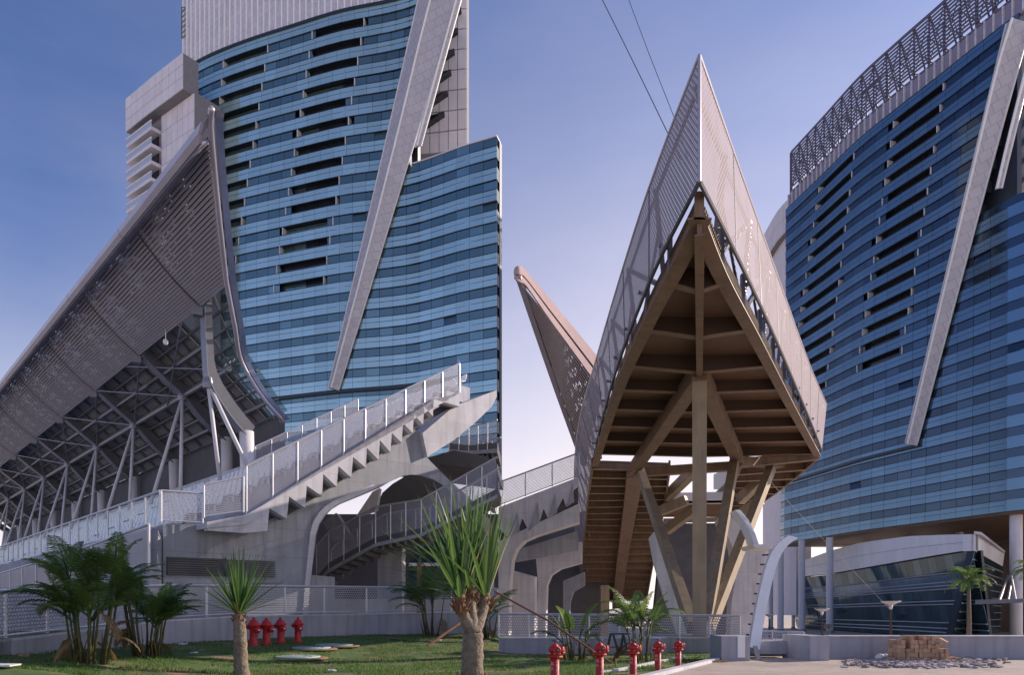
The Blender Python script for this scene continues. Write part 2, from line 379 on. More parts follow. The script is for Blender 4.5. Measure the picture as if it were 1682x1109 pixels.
# paving of the plaza on the right with brick joints
pm = M['paving']; pb = bpy.data.materials.new('plaza_paving'); pb = mat('plaza_paving', (.50, .43, .37), .85, var=.22, scale=.6, bump=.1)
n = pb.node_tree.nodes; l = pb.node_tree.links; src = n['Principled BSDF'].inputs['Base Color'].links[0].from_socket
br = n.new('ShaderNodeTexBrick'); br.inputs['Scale'].default_value = 3.2; br.inputs['Mortar Size'].default_value = .018
br.inputs['Color1'].default_value = (1, 1, 1, 1); br.inputs['Color2'].default_value = (.80, .78, .77, 1); br.inputs['Mortar'].default_value = (.45, .43, .42, 1)
g = n.new('ShaderNodeNewGeometry'); l.new(g.outputs['Position'], br.inputs['Vector'])
mx = n.new('ShaderNodeMix'); mx.data_type = 'RGBA'; mx.blend_type = 'MULTIPLY'; mx.inputs[0].default_value = 1
l.new(src, mx.inputs[6]); l.new(br.outputs[0], mx.inputs[7]); l.new(mx.outputs[2], n['Principled BSDF'].inputs['Base Color'])
A = [V(kerb_x(y), y, .012) for y in (6, 12, 16.5, 21.2)]+[V(6.2, 21.8, .012)]
tag(MB().strip(A, [V(60, p.y, .012) for p in A]).build('plaza_pavement', pb), kind='structure')
kb = MB()
A = [V(kerb_x(y), y, .10) for y in (6, 10, 14, 18, 21.2)]
kb.slab([a+V(-.10, 0, 0) for a in A], [a+V(.12, 0, 0) for a in A], V(0, 0, -.16))
kb.slab([V(6.07, 21.2, .10), V(6.35, 21.25, .10)], [V(6.17, 21.02, .10), V(6.4, 21.0, .10)], V(0, 0, -.16))
tag(kb.build('kerb', M['concrete_light']), kind='structure')
# concrete edging strip crossing the lawn behind the pump connectors
ed = [G(985, 1108), G(1040, 1098), G(1085, 1088), G(1125, 1081)]
tag(MB().slab([p+V(0, .14, .05) for p in ed], [p+V(0, -.05, .05) for p in ed], V(0, 0, -.1)).build('path_edging', M['concrete_light']), kind='structure')

# grass: one mass of blades
gb = MB(); rg = random.Random(3)
for k in range(70000):
    y = 14.2+16.5*rg.random()**1.35
    u = rg.uniform(-20, 1180); x = (u-UC)/FPX*y
    if u > 817 and (x > kerb_x(y)-.12 or y > 23.6): continue
    if u <= 817 and y > wall_y(u)-.1: continue
    nn = noise.noise(V(x*.9, y*.9, 5))+.5*noise.noise(V(x*2.7, y*2.7, 9))
    if nn > .22 and rg.random() < .92: continue
    if nn > .05 and rg.random() < .5: continue
    h = rg.uniform(.035, .085); a = rg.uniform(0, 6.28); wd = .011
    c = V(x, y, gz(x, y)-.005); s_ = V(math.cos(a), math.sin(a), 0)*wd
    tip = c+V(rg.uniform(-.04, .04), rg.uniform(-.04, .04), h)
    i = len(gb.v); gb.v += [tuple(c-s_), tuple(c+s_), tuple(tip)]; gb.f.append((i, i+1, i+2))
tag(gb.build('grass', M['grass']), 'short green grass growing on the lawn in front of the low walls', 'grass', kind='stuff')

# ================================================================ TOWERS
class Facade:
    def __init__(s, tab, u0, u1, step=2.0):
        n = int((u1-u0)/step)+1; s.us = [u0+(u1-u0)*i/(n-1) for i in range(n)]; s.tab = tab
        s.p = [V((u-UC)/FPX*s.Y(u), s.Y(u), 0) for u in s.us]
        s.a = [0]
        for q, r_ in zip(s.p, s.p[1:]): s.a.append(s.a[-1]+(r_-q).length)
    def Y(s, u):                     # smooth interpolation (Catmull-Rom) of the plan curve
        T = s.tab; u = max(T[0][0], min(T[-1][0], u))
        for i in range(len(T)-1):
            if u <= T[i+1][0]: break
        x0, y0 = T[i]; x1, y1 = T[i+1]; t = (u-x0)/(x1-x0); h = x1-x0
        m0 = (y1-T[i-1][1])/(x1-T[i-1][0]) if i else (y1-y0)/h
        m1 = (T[i+2][1]-y0)/(T[i+2][0]-x0) if i+2 < len(T) else (y1-y0)/h
        return (2*t**3-3*t*t+1)*y0+(t**3-2*t*t+t)*h*m0+(-2*t**3+3*t*t)*y1+(t**3-t*t)*h*m1
    def nrm(s, u):
        a = V((u-2-UC)/FPX*s.Y(u-2), s.Y(u-2), 0); b = V((u+2-UC)/FPX*s.Y(u+2), s.Y(u+2), 0)
        t = (b-a).normalized(); return V(t.y, -t.x, 0)
    def pt(s, u, z, off=0):
        y = s.Y(u); return V((u-UC)/FPX*y, y, z)+s.nrm(u)*off
    def z(s, u, v): return EYE+(VH-v)/FPX*s.Y(u)
    def px(s, u, v, off=0): return s.pt(u, s.z(u, v), off)
    def a_of(s, u): return interp(u, list(zip(s.us, s.a)))
    def u_of(s, a): return interp(a, list(zip(s.a, s.us)))
    def us_between(s, u0, u1, n): return [s.u_of(lerp(s.a_of(u0), s.a_of(u1), i/n)) for i in range(n+1)]
    def ribbon(s, mb, u0, u1, z0, z1, o0, o1, n=24):   # solid curved band
        us = s.us_between(u0, u1, n)
        A = [s.pt(u, z0, o1) for u in us]; B = [s.pt(u, z1, o1) for u in us]
        mb.slab(A, B, [(s.nrm(u))*(o0-o1) for u in us]); return mb
    def frame(s, u):
        n_ = s.nrm(u); return math.atan2(n_.x, -n_.y)

def storeys(F, T, rows, frac, urange, recess, mv, ms, modw, limit=300, seedn=1, tilt=.0025, core=None, skip0=True):
    """rows: z of each vision band's bottom, from the top down; frac: share of the storey that is vision glass"""
    rg = random.Random(seedn); panes = []; spans = []
    for k in range(len(rows)-1):
        zb = rows[k]; H = rows[k]-rows[k+1]; zt = zb+H*frac          # vision band zb..zt, spandrel below it
        u0, u1 = urange(k, zt)
        if u1-u0 < 4: continue
        sb, st = zb-H*(1-frac), zb
        m_ = MB(); F.ribbon(m_, u0, u1, sb+.02, st-.02, -1.15, -.06, 20); m_.build('floor_slab', M['mullion'], T)
        for zz, o_, hh in ((st, .10, .09), (sb, .10, .11), (lerp(sb, st, .55), .075, .05)):
            m_ = MB(); F.ribbon(m_, u0, u1, zz-hh/2, zz+hh/2, -.05, o_, 20); m_.build('transom', M['mullion'], T)
        a0, a1 = F.a_of(u0), F.a_of(u1); n_ = max(1, round((a1-a0)/modw)); dw = (a1-a0)/n_
        rec = recess(k)
        for i in range(n_):
            u = F.u_of(a0+(i+.5)*dw); c = F.pt(u, 0); nr = F.nrm(u); rz = F.frame(u)
            # pixel width as seen from the path
            pw = abs(pix_u(*(c+V(math.cos(rz), math.sin(rz), 0)*dw/2).xy)-pix_u(*(c-V(math.cos(rz), math.sin(rz), 0)*dw/2).xy))
            inrec = any(r0 < u < r1 for r0, r1 in rec)
            off = -.95 if inrec else -.08
            cc = c+nr*off; cc.z = (zb+zt)/2
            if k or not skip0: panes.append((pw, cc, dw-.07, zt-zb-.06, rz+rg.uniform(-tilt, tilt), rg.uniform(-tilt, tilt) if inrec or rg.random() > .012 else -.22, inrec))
            cs = c+nr*.0; cs.z = (sb+st)/2
            spans.append((pw, cs, dw-.045, st-sb-.04, rz+rg.uniform(-tilt, tilt)*.6, rg.uniform(-tilt, tilt)*.5, False))
        for r0, r1 in rec:
            for ue in (r0, r1):
                if u0+1 < ue < u1-1:
                    j = F.pt(ue, (zb+zt)/2, -.45); cube('jamb', M['jamb'], T, j, .16, 1.1, zt-zb, F.frame(ue))
    ua, ub = urange(len(rows)-3, rows[-3])
    m_ = MB(); F.ribbon(m_, ua+1, ub-1 if core is None else core, rows[-1]+(rows[-2]-rows[-1])*frac, rows[0]+.5, -2.2, -1.3, 40); m_.build('core_wall', M['mullion'], T)
    for L, nm, m_, th in ((panes, 'window_pane', mv, .05), (spans, 'spandrel_panel', ms, .09)):
        L.sort(key=lambda q: -q[0]*q[3]); rest = MB()
        for i, (pw, c, sx, sz, rz, rx, inr) in enumerate(L):
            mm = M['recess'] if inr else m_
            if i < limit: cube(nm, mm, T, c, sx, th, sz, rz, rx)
            else: rest.box(c, sx, th, sz, rz)
        if rest.v: tag(rest.build(nm, m_, T), kind='stuff')

def leaning_fin(F, T, L, Rr, name, m, out=1.7):      # folded white strip lying across the facade
    n_ = 14; A = []; B = []; C = []
    for i in range(n_+1):
        t = i/n_
        ul, vl = lerp(L[0][0], L[1][0], t), lerp(L[0][1], L[1][1], t); ur, vr = lerp(Rr[0][0], Rr[1][0], t), lerp(Rr[0][1], Rr[1][1], t)
        A.append(F.px(ul, vl, .45)); C.append(F.px(ur, vr, .45)); B.append(F.px((ul+ur)/2, (vl+vr)/2, .45+out*lerp(1, .4, t)))
    back = [-F.nrm(800 if L[0][0] < 817 else 1600)*.6]*(n_+1)
    for q, (a, b) in enumerate(((A, B), (B, C))):
        mb = MB(); mb.slab(a, b, [F.nrm(lerp(L[0][0], L[1][0], i/n_))*-.25 for i in range(n_+1)]); mb.build(name, m, T)
    MB().tube([b+F.nrm(600 if L[0][0] < 817 else 1580)*.05 for b in B], .17, 6).build('ridge_cap', M['white_paint'], T)
    for S in (A, C): MB().tube(S, .14, 6).build('edge_trim', M['white_steel'], T)

panelled = mat('fin_cladding', (.50, .48, .52), .5, .2, var=.07, scale=.5)
def grid_lines(m, su, sv, depth=.7):     # thin joints on the cladding, from UV metres
    n = m.node_tree.nodes; l = m.node_tree.links; b = n['Principled BSDF']; src = b.inputs['Base Color'].links[0].from_socket
    br = n.new('ShaderNodeTexBrick'); br.inputs['Scale'].default_value = 1; br.inputs['Mortar Size'].default_value = .035
    br.inputs['Brick Width'].default_value = su; br.inputs['Row Height'].default_value = sv
    br.inputs['Color1'].default_value = (1, 1, 1, 1); br.inputs['Color2'].default_value = (.9, .9, .9, 1); br.inputs['Mortar'].default_value = (depth, depth, depth, 1)
    g = n.new('ShaderNodeNewGeometry'); mp = n.new('ShaderNodeMapping'); mp.inputs['Rotation'].default_value = (R(90), 0, R(20)); l.new(g.outputs['Position'], mp.inputs[0]); l.new(mp.outputs[0], br.inputs['Vector'])
    mx = n.new('ShaderNodeMix'); mx.data_type = 'RGBA'; mx.blend_type = 'MULTIPLY'; mx.inputs[0].default_value = 1
    l.new(src, mx.inputs[6]); l.new(br.outputs[0], mx.inputs[7]); l.new(mx.outputs[2], b.inputs['Base Color'])
grid_lines(panelled, 1.3, 1.3, .62)
grid_lines(M['crown'], 1.1, 1.1, .72)

# ---------------------------------------------------------------- left tower
SA = 1.3
FA = Facade([(u, y*SA) for u, y in [(286, 110), (295, 108.5), (340, 105.3), (400, 102.5), (480, 99.7), (560, 97.2), (640, 95.6), (680, 94.5), (715, 93.0), (760, 91.0), (817, 89.0)]], 286, 817)
TA = thing('glass_tower', 'curved blue glass tower with white leaning strip, behind the grandstand canopy', 'tower', FA.pt(560, 0))
ja = [(513, 64), (508, 96), (503, 128), (497, 162), (492, 193), (487, 226), (482, 258), (477, 290), (473, 322), (468, 354), (464, 387), (459, 418), (454, 450), (450, 482)]
rowsA = [FA.z(u, v) for u, v in ja]; stp = (rowsA[0]-rowsA[-1])/(len(rowsA)-1)
rowsA = [rowsA[0]+stp]+rowsA+[rowsA[-1]-stp*(i+1) for i in range(10)]
z_rw = FA.z(740, 232)
def strip_uA(z):                     # centre of the leaning strip at a height
    v = VH-(z-EYE)/121*FPX; return interp(v, [(0, 722), (640, 550)])
ztopA = rowsA[0]-stp*.08
def urA(k, zt):
    return (288+max(0, (zt-90)*.28)*.6, 816.5) if zt < z_rw+.4 else (288+max(0, (zt-90)*.45), min(strip_uA(zt)+12, 735))
recA_rows = {}
for k in range(1, 15):
    t = (k-1)/13.0
    L = [(lerp(367, 330, t), lerp(440, 378, t))] if k > 0 else []
    r_ = [(lerp(513, 450, t), lerp(598, 532, t))] + L
    recA_rows[k] = r_
    if k == 1: recA_rows[k] = r_
storeys(FA, TA, rowsA, .43, urA, lambda k: recA_rows.get(k, []), M['visA'], M['spanA'], 2.5, seedn=4, core=680)
mb = MB(); FA.ribbon(mb, 670, 815.5, rowsA[-1]-2, z_rw-1.6, -2.2, -1.3, 14); mb.build('core_wall', M['mullion'], TA)
ztr = max(r_+stp*.43 for r_ in rowsA[:-1] if r_+stp*.43 < z_rw+.4)
mb = MB(); FA.ribbon(mb, 676, 816.5, ztr+.02, ztr+.2, -2.2, .12, 20); mb.build('roof_edge', M['fin_white'], TA)
# dark ledge line near the tower's foot, crown screen and its ribs
mb = MB(); zl = FA.z(550, 645); FA.ribbon(mb, 380, 740, zl-.22, zl+.22, -.1, .35, 24); mb.build('ledge', M['mullion'], TA)
zc0 = rowsA[0]+.15; zc1 = zc0+22
mb = MB(); FA.ribbon(mb, 297, 700, zc0, zc1, -1.2, -.35, 30); mb.build('crown_screen', M['crown'], TA)
us = FA.us_between(299, 690, 40)
for u in us: cube('crown_rib', M['white_paint'], TA, FA.pt(u, (zc0+zc1)/2+.3, -.25), .16, .3, zc1-zc0-.1, FA.frame(u))
mb = MB(); FA.ribbon(mb, 297, 700, zc0-.35, zc0+.15, -1.0, .25, 30); mb.build('crown_sill', M['mullion'], TA)
lad = MB(); x0 = FA.px(303, 60, -.5); x1 = FA.px(303, 8, -.5)
for du in (-1.0, .0): lad.tube([x0+V(du, 0, 0), x1+V(du, 0, 0)], .09, 5)
for i in range(7): lad.tube([lerp(x0, x1, i/6)+V(-1, 0, 0), lerp(x0, x1, min(1, (i+1)/6))+V(0, 0, 0)], .07, 5)
lad.build('truss_ladder', M['dark_steel'], TA)
leaning_fin(FA, TA, ((699, -40), (542, 638)), ((768, -40), (558, 643)), 'leaning_strip', panelled)
leaning_fin(FA, TA, ((765, -40), (684, 244)), ((771, -40), (694, 242)), 'leaning_strip', panelled, .6)
# stone end wall in the notch right of the strip, dark wedges paint the shadowed balcony openings
yN = 131.0
def N(u, v, d=yN): return P(u, v, d)
mb = MB(); mb.prism([N(672, 262), N(767, 236), N(767, -60), N(690, -60)], V(0, 6, 0)); mb.build('end_wall', M['stone_joint'], TA)
for r_ in range(9):
    for c_ in range(5):
        v0 = -42+r_*33; uu0 = 693+c_*15.2-r_*1.2
        a_ = N(max(uu0, 676)+.3, v0, yN-.05)
        p0, p1 = max(684, 691+c_*15.2), 691+(c_+1)*15.2
        t_ = lambda u_: -(u_-690)*.12
        mb = MB(); mb.prism([N(p0+.5, v0+32+t_(p0), yN-.02), N(p1-.5, v0+32+t_(p1), yN-.02), N(p1-.5, v0+.8+t_(p1), yN-.02), N(p0+.5, v0+.8+t_(p0), yN-.02)], V(0, -.25, 0)); mb.build('stone_panel', M['stone'], TA)
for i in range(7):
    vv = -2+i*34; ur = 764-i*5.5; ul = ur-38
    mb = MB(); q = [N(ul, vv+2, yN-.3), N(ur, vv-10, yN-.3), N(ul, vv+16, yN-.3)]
    mb.prism(q, V(0, -1.6, 0)); mb.build('balcony', M['recess'], TA)  # near-black solid wedge: shadow under the balcony ledge put into the colour
# pale stone wing on the left with curved balconies
FW = Facade([(200, 142), (206, 141), (250, 135), (297, 129.5), (310, 128)], 203, 306)
WA = thing('stone_wing', 'pale stone clad wing with rounded balconies left of the glass tower', 'building', FW.pt(250, 0))
off = lambda u: 0
zt, zb_ = FW.z(250, 125.5), FW.z(206, 217)
mb = MB(); FW.ribbon(mb, 206.5, 300, zb_, zt, -3, -.12, 12); mb.build('parapet', M['stone_joint'], WA)
us = FW.us_between(206.5, 300, 9)
for c_ in range(9):
    for r_ in range(3):
        u = (us[c_]+us[c_+1])/2; w_ = (FW.pt(us[c_+1], 0)-FW.pt(us[c_], 0)).length; h_ = (zt-zb_)/3
        cube('stone_panel', M['stone'], WA, FW.pt(u, zb_+(r_+.5)*h_, -.06), w_-.07, .2, h_-.07, FW.frame(u))
mb = MB(); FW.ribbon(mb, 216, 303, 10, zb_+.3, -7, -1.9, 12); mb.build('wall', M['stone_joint'], WA)
us = FW.us_between(250, 303, 6); zz = zb_; h_ = 3.1
while zz > 62:
    for c_ in range(6):
        u = (us[c_]+us[c_+1])/2; w_ = (FW.pt(us[c_+1], 0)-FW.pt(us[c_], 0)).length
        cube('stone_panel', M['stone'], WA, FW.pt(u, zz-h_/2, -1.84), w_-.07, .2, h_-.07, FW.frame(u))
    zz -= h_
for i in range(6):
    zc = FW.z(228, 224+i*27.5)
    mb = MB(); FW.ribbon(mb, 208, 249, zc-.5, zc+.15, -2.4, .1, 12); s_ = mb.build('balcony', M['stone'], WA)
    mb = MB(); FW.ribbon(mb, 208, 249, zc+.15, zc+1.15, -.02, .06, 12); mb.build('balustrade', M['rail_steel'], s_)
    mb = MB(); FW.ribbon(mb, 208, 249, zc+1.15, zc+1.3, -.06, .14, 12); mb.build('handrail', M['white_paint'], s_)
    mb = MB(); FW.ribbon(mb, 217, 245, zc-2.1, zc-.55, -1.9, -1.7, 12); mb.build('window', M['recess'], WA)

M['crownB'] = mat('crown_b', (.27, .255, .34), .5, .2, var=.08, scale=.4)
# ---------------------------------------------------------------- right tower
KBv = 97000.0
FB = Facade([(u, KBv/h_) for u, h_ in [(1276, 632), (1286, 648), (1293, 658), (1350, 713), (1407, 769), (1473, 823), (1540, 875), (1590, 915), (1657, 968), (1682, 985), (1730, 1010)]], 1276, 1730)
TB = thing('glass_tower', 'deep blue curved glass tower with open truss crown, behind the pointed footbridge', 'tower', FB.pt(1500, 0))
jb = [(1550, 149), (1545, 184), (1539, 219), (1534, 252), (1529, 287), (1523, 321), (1518, 355), (1512, 390), (1507, 421), (1502, 453), (1497, 486), (1491, 518), (1487, 549), (1482, 582)]
rowsB = [FB.z(u, v) for u, v in jb]; stpB = (rowsB[0]-rowsB[-1])/13
zlowB = FB.z(1491, 873)
rowsB = [rowsB[0]+stpB*1.0]+rowsB
while rowsB[-1] > zlowB+stpB*.5: rowsB.append(rowsB[-1]-stpB)
zrwB = FB.z(1682, 305)
def strip_uB(z, u_=1600):
    v = VH-(z-EYE)/FB.Y(1590)*FPX; return interp(v, [(40, 1668), (730, 1500)])
def urB(k, zt): return (1289-max(0, (80-zt)*.12), 1728) if zt < zrwB else (1291, min(1728, strip_uB(zt)+14))
recB_rows = {}
for k in range(1, 15):
    t = (k-1)/13; recB_rows[k] = [(lerp(1468, 1408, t), lerp(1550, 1482, t)), (lerp(1345, 1291, t), lerp(1403, 1357, t))]
storeys(FB, TB, rowsB, .43, urB, lambda k: recB_rows.get(k, []), M['visB'], M['spanB'], 2.6, seedn=5, core=1660)
zl = FB.z(1490, 737); mb = MB(); FB.ribbon(mb, 1300, 1512, zl-.2, zl+.25, -.1, .5, 24); mb.build('ledge', M['mullion'], TB)
zu = rowsB[-1]+stpB*.43-.1
us = FB.us_between(1277, 1728, 24)
mb = MB(); mb.slab([FB.pt(u, zu-.3, 0) for u in us], [FB.pt(u, zu-.3, -38) for u in us], V(0, 0, .5)); mb.build('soffit', M['brown_plate'], TB)
mb = MB(); FB.ribbon(mb, 1284, 1640, GLO, zu-.3, -36, -35, 14); mb.build('lobby_wall', M['brown_dark'], TB)
zc0 = rowsB[0]+.1; zc1 = FB.z(1473, 150); zc2 = FB.z(1473, 67)
mb = MB(); FB.ribbon(mb, 1294, 1700, zc0, zc1, -.9, -.3, 30); mb.build('crown_screen', M['crownB'], TB)
us = FB.us_between(1294, 1700, 38)
for i, u in enumerate(us):
    cube('crown_rib', M['crown'], TB, FB.pt(u, (zc0+zc1)/2, -.2), .22, .4, zc1-zc0-.1, FB.frame(u))
tw = FB.us_between(1298, 1700, 19)
for zz, rr in ((zc1+.1, .16), (zc2, .2), (lerp(zc1, zc2, .55), .12)):
    MB().tube([FB.pt(u, zz, -.3) for u in FB.us_between(1298, 1700, 40)], rr, 6).build('truss_chord', M['crown_steel'], TB)
MB().tube([FB.pt(u, zc2-.5, -3.2) for u in FB.us_between(1298, 1700, 40)], .16, 6).build('truss_chord', M['crown_steel'], TB)
for i, u in enumerate(tw):
    MB().tube([FB.pt(u, zc1, -.3), FB.pt(u, zc2, -.3)], .15, 6).build('truss_post', M['crown_steel'], TB)
    MB().tube([FB.pt(u, zc1, -3.4), FB.pt(u, zc2, -.4)], .15, 6).build('truss_brace', M['crown_steel'], TB)
    MB().tube([FB.pt(u, zc1, -3.4), FB.pt(u, zc2-.5, -3.2)], .13, 6).build('truss_post', M['crown_steel'], TB)
    if i+1 < len(tw):
        q = tw[i+1]; zm = lerp(zc1, zc2, .55); um = (u+q)/2
        MB().tube([FB.pt(u, zc1, -.3), FB.pt(um, zm, -.35), FB.pt(q, zc1, -.3)], .10, 5).build('truss_brace', M['crown_steel'], TB)
        MB().tube([FB.pt(u, zc2, -.3), FB.pt(um, zm, -.35), FB.pt(q, zc2, -.3)], .10, 5).build('truss_brace', M['crown_steel'], TB)
        MB().tube([FB.pt(u, zm, -.3), FB.pt(q, zc1+.3, -3.2)], .09, 5).build('truss_brace', M['crown_steel'], TB)
for i in range(13):
    zz = lerp(lerp(zc1, zc2, .08), zc2, i/13)
    mb = MB(); FB.ribbon(mb, 1298, 1700, zz, zz+.32, -.1, .0, 40); mb.build('louvre_blade', M['crown_steel'], TB)
sidep = [FB.pt(1296, z_, o_) for z_, o_ in ((zc1, -.3), (zc2, -.3), (zc2, -3.2), (zc1, -3.2))]
for a_, b_ in ((0, 1), (1, 2), (2, 3), (0, 2), (1, 3)): MB().tube([sidep[a_], sidep[b_]], .13, 5).build('truss_brace', M['crown_steel'], TB)
leaning_fin(FB, TB, ((1657, 40), (1491, 728)), ((1695, 40), (1509, 733)), 'leaning_strip', panelled)
leaning_fin(FB, TB, ((1704, 40), (1640, 312)), ((1712, 40), (1649, 310)), 'leaning_strip', panelled, .6)
mb = MB(); mb.prism([P(1640, 322, 103), P(1760, 262, 103), P(1760, -40, 103), P(1690, -40, 103)], V(0, 5, 0)); mb.build('end_wall', M['stone_joint'], TB)
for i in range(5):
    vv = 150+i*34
    mb = MB(); mb.prism([P(1676-i*4, vv+20, 102.9), P(1700-i*3, vv+2, 102.9), P(1676-i*4, vv+34, 102.9)], V(0, -.8, 0)); mb.build('balcony', M['recess'], TB)  # shadowed balcony opening painted as a dark wedge
WB = thing('stone_wing', 'lilac grey stone wing showing as a sliver left of the right hand tower', 'building', P(1275, 1000, 158))
FV = Facade([(1230, 186), (1250, 174), (1275, 162), (1300, 155)], 1232, 1300)
zt = FV.z(1275, 350); zb_ = zt-6.5
mb = MB(); FV.ribbon(mb, 1240, 1299, zb_, zt, -5, -.12, 8); mb.build('parapet', M['stone_joint'], WB)
us = FV.us_between(1240, 1299, 8)
for c_ in range(8):
    u = (us[c_]+us[c_+1])/2; w_ = (FV.pt(us[c_+1], 0)-FV.pt(us[c_], 0)).length
    for r_ in range(2): cube('stone_panel', M['stone'], WB, FV.pt(u, zb_+(r_+.5)*3.25, -.06), w_-.07, .2, 3.18, FV.frame(u))
mb = MB(); FV.ribbon(mb, 1244, 1299, 0, zb_, -5, -1.3, 8); mb.build('wall', M['stone'], WB)

# ---------------------------------------------------------------- columns under the right tower
def column(u, d, rad, ztop, label):
    b = P(u, VH, d); b.z = GLO-.05
    c = thing('round_column', label, 'column', b, 'round columns under the right hand tower')
    m_ = MB(); m_.smooth = True; m_.tube([b, V(b.x, b.y, ztop)], rad, 20, caps=False); m_.build('shaft', M['white_steel'], c)
    MB().lathe([(rad*1.25, 0), (rad*1.25, .5), (rad*1.05, .55)], 20, b).build('foot', M['concrete'], c)
for (u, d, rad, lb) in [(1669, 101, .78, 'stout white round column at the far right by the low glass canopy'),
                        (1363, 133, .62, 'white round column in front of the left part of the podium stone band'),
                        (1317, 139, .60, 'white round column second to the left of the podium stone band'),
                        (1282, 142, .60, 'white round column beside the curved white strut top'),
                        (1303, 158, .36, 'slim white round column between two stout ones left of the podium'),
                        (1266, 158, .5, 'white round column half hidden behind the curved white strut'),
                        (1424, 147, .64, 'white round column rising behind the podium parapet left of centre'),
                        (1494, 136, .64, 'white round column rising behind the podium parapet at its middle'),
                        (1575, 124, .70, 'white round column rising behind the podium parapet on its right')]:
    column(u, d, rad, zu-.3, lb)

# ---------------------------------------------------------------- podium
M['podium_stone'] = mat('podium_stone', (.82, .80, .80), .6, var=.05, scale=.5, rnd=.03)
PT = [(1285, 168), (1325, 153), (1369, 141), (1417, 129), (1498, 112), (1560, 101), (1601, 95)]
FP = Facade(PT, 1285, 1601)
PD = thing('podium_building', 'low curved glass podium with a pale stone parapet band under the right tower', 'building', FP.pt(1480, 0))
tabt = [(1285, 950), (1292, 946), (1325, 921), (1369, 905), (1417, 892), (1498, 881), (1560, 878.5), (1601, 878)]
tabb = [(1285, 953), (1292, 951.5), (1325, 947.5), (1369, 943), (1461, 927), (1554, 911), (1601, 904)]
us = FP.us_between(1292, 1601, 26)
zT = lambda u: FP.z(u, interp(u, tabt)); zB = lambda u: FP.z(u, interp(u, tabb))
lean = lambda u, z: FP.pt(u, z, 0)                       # the glass leans outwards with height
mb = MB(); mb.slab([FP.pt(u, zB(u), .5) for u in us], [FP.pt(u, zT(u), .5) for u in us], [FP.nrm(u)*-1.2 for u in us]); mb.build('parapet', M['stone_joint'], PD)
for a_, b_ in zip(us, us[1:]):
    for (f0, f1) in ((0, .5), (.5, 1)):
        a0, b0 = a_+.12, b_-.12
        mb = MB(); mb.slab([FP.pt(a0, lerp(zB(a_), zT(a_), f0)+.03, .58), FP.pt(b0, lerp(zB(b_), zT(b_), f0)+.03, .58)], [FP.pt(a0, lerp(zB(a_), zT(a_), f1)-.03, .58), FP.pt(b0, lerp(zB(b_), zT(b_), f1)-.03, .58)], [FP.nrm(a_)*-.1, FP.nrm(b_)*-.1])
        mb.build('stone_panel', M['podium_stone'], PD)
mb = MB(); mb.slab([FP.pt(u, GLO-.05, -3.2) for u in us], [FP.pt(u, zB(u), -1.2) for u in us], [FP.nrm(u)*-.5 for u in us]); mb.build('inner_wall', M['mullion'], PD)
bands = [0, .20, .42, .60, .78, 1]
def pp(u, f, o): 
    z_ = lerp(GLO, zB(u), f); return FP.pt(u, z_, lerp(-2.4, .2, f)+o)
gl = FP.us_between(1292, 1598, 30)
for k in range(5):
    for a_, b_ in zip(gl, gl[1:]):
        mb = MB(); mb.slab([pp(a_+.12, bands[k]+.012, 0), pp(b_-.12, bands[k]+.012, 0)], [pp(a_+.12, bands[k+1]-.012, 0), pp(b_-.12, bands[k+1]-.012, 0)], [FP.nrm(a_)*-.06, FP.nrm(b_)*-.06])
        mb.build('window_pane', M['spanB'] if k == 3 else M['visP'], PD)
for f in (.08, .13, .20, .42, .46, .60, .64, .68, .78):
    MB().tube([pp(u, f, .12) for u in gl], .09, 5).build('transom', M['rail_steel'], PD)
# right return of the podium: leaning prow
cT, cB = P(1600, 905, 95), P(1563, 1048, 96.5); rT, rB = P(1646, 930, 116), P(1640, 1040, 118)
mb = MB(); mb.prism([cB, rB, rT, cT], V(-.5, .6, 0)); mb.build('inner_wall', M['mullion'], PD)
for i in range(7):
    for k in range(5):
        a0, a1 = i/7+.004, (i+1)/7-.004; b0, b1 = k/5+.01, (k+1)/5-.01
        q = lambda a, b: lerp(lerp(cB, rB, a), lerp(cT, rT, a), b)+V(.05, -.12, 0)
        mb = MB(); mb.prism([q(a0, b0), q(a1, b0), q(a1, b1), q(a0, b1)], V(-.05, .06, 0)); mb.build('window_pane', M['visP'], PD)
for k in range(1, 10):
    q = lambda a, b: lerp(lerp(cB, rB, a), lerp(cT, rT, a), b)+V(.1, -.2, 0)
    MB().tube([q(0, k/10), q(1, k/10)], .09, 5).build('transom', M['rail_steel'], PD)
MB().prism([P(1601, 878, 94.6), P(1601, 905, 94.6), P(1647, 931, 116), P(1650, 910, 116), P(1612, 880, 100)], V(-.8, 1.2, 0)).build('prow', M['podium_stone'], PD)
MB().prism([P(1600, 877.5, 94.5), P(1612, 879, 94.5), P(1651, 909, 114), P(1630, 900, 116)], V(0, 0, .35)).build('prow_cap', M['concrete_light'], PD)
# low glass canopy on struts at the far right
CN = thing('entrance_canopy', 'thin flat entrance canopy hung on slanting struts at the far right edge', 'canopy', P(1650, 1003, 88))
MB().prism([P(1602, 993.5, 82), P(1700, 990, 78), P(1720, 988, 96), P(1625, 991, 100)], V(0, 0, .45)).build('roof_plate', M['grey_steel'], CN)
for a_, b_ in (((1640, 990, 85), (1657, 945, 99)), ((1668, 988, 83), (1660, 942, 99)), ((1655, 989, 92), (1662, 950, 99))):
    MB().tube([P(*a_), P(*b_)], .16, 6).build('strut', M['grey_steel'], CN)

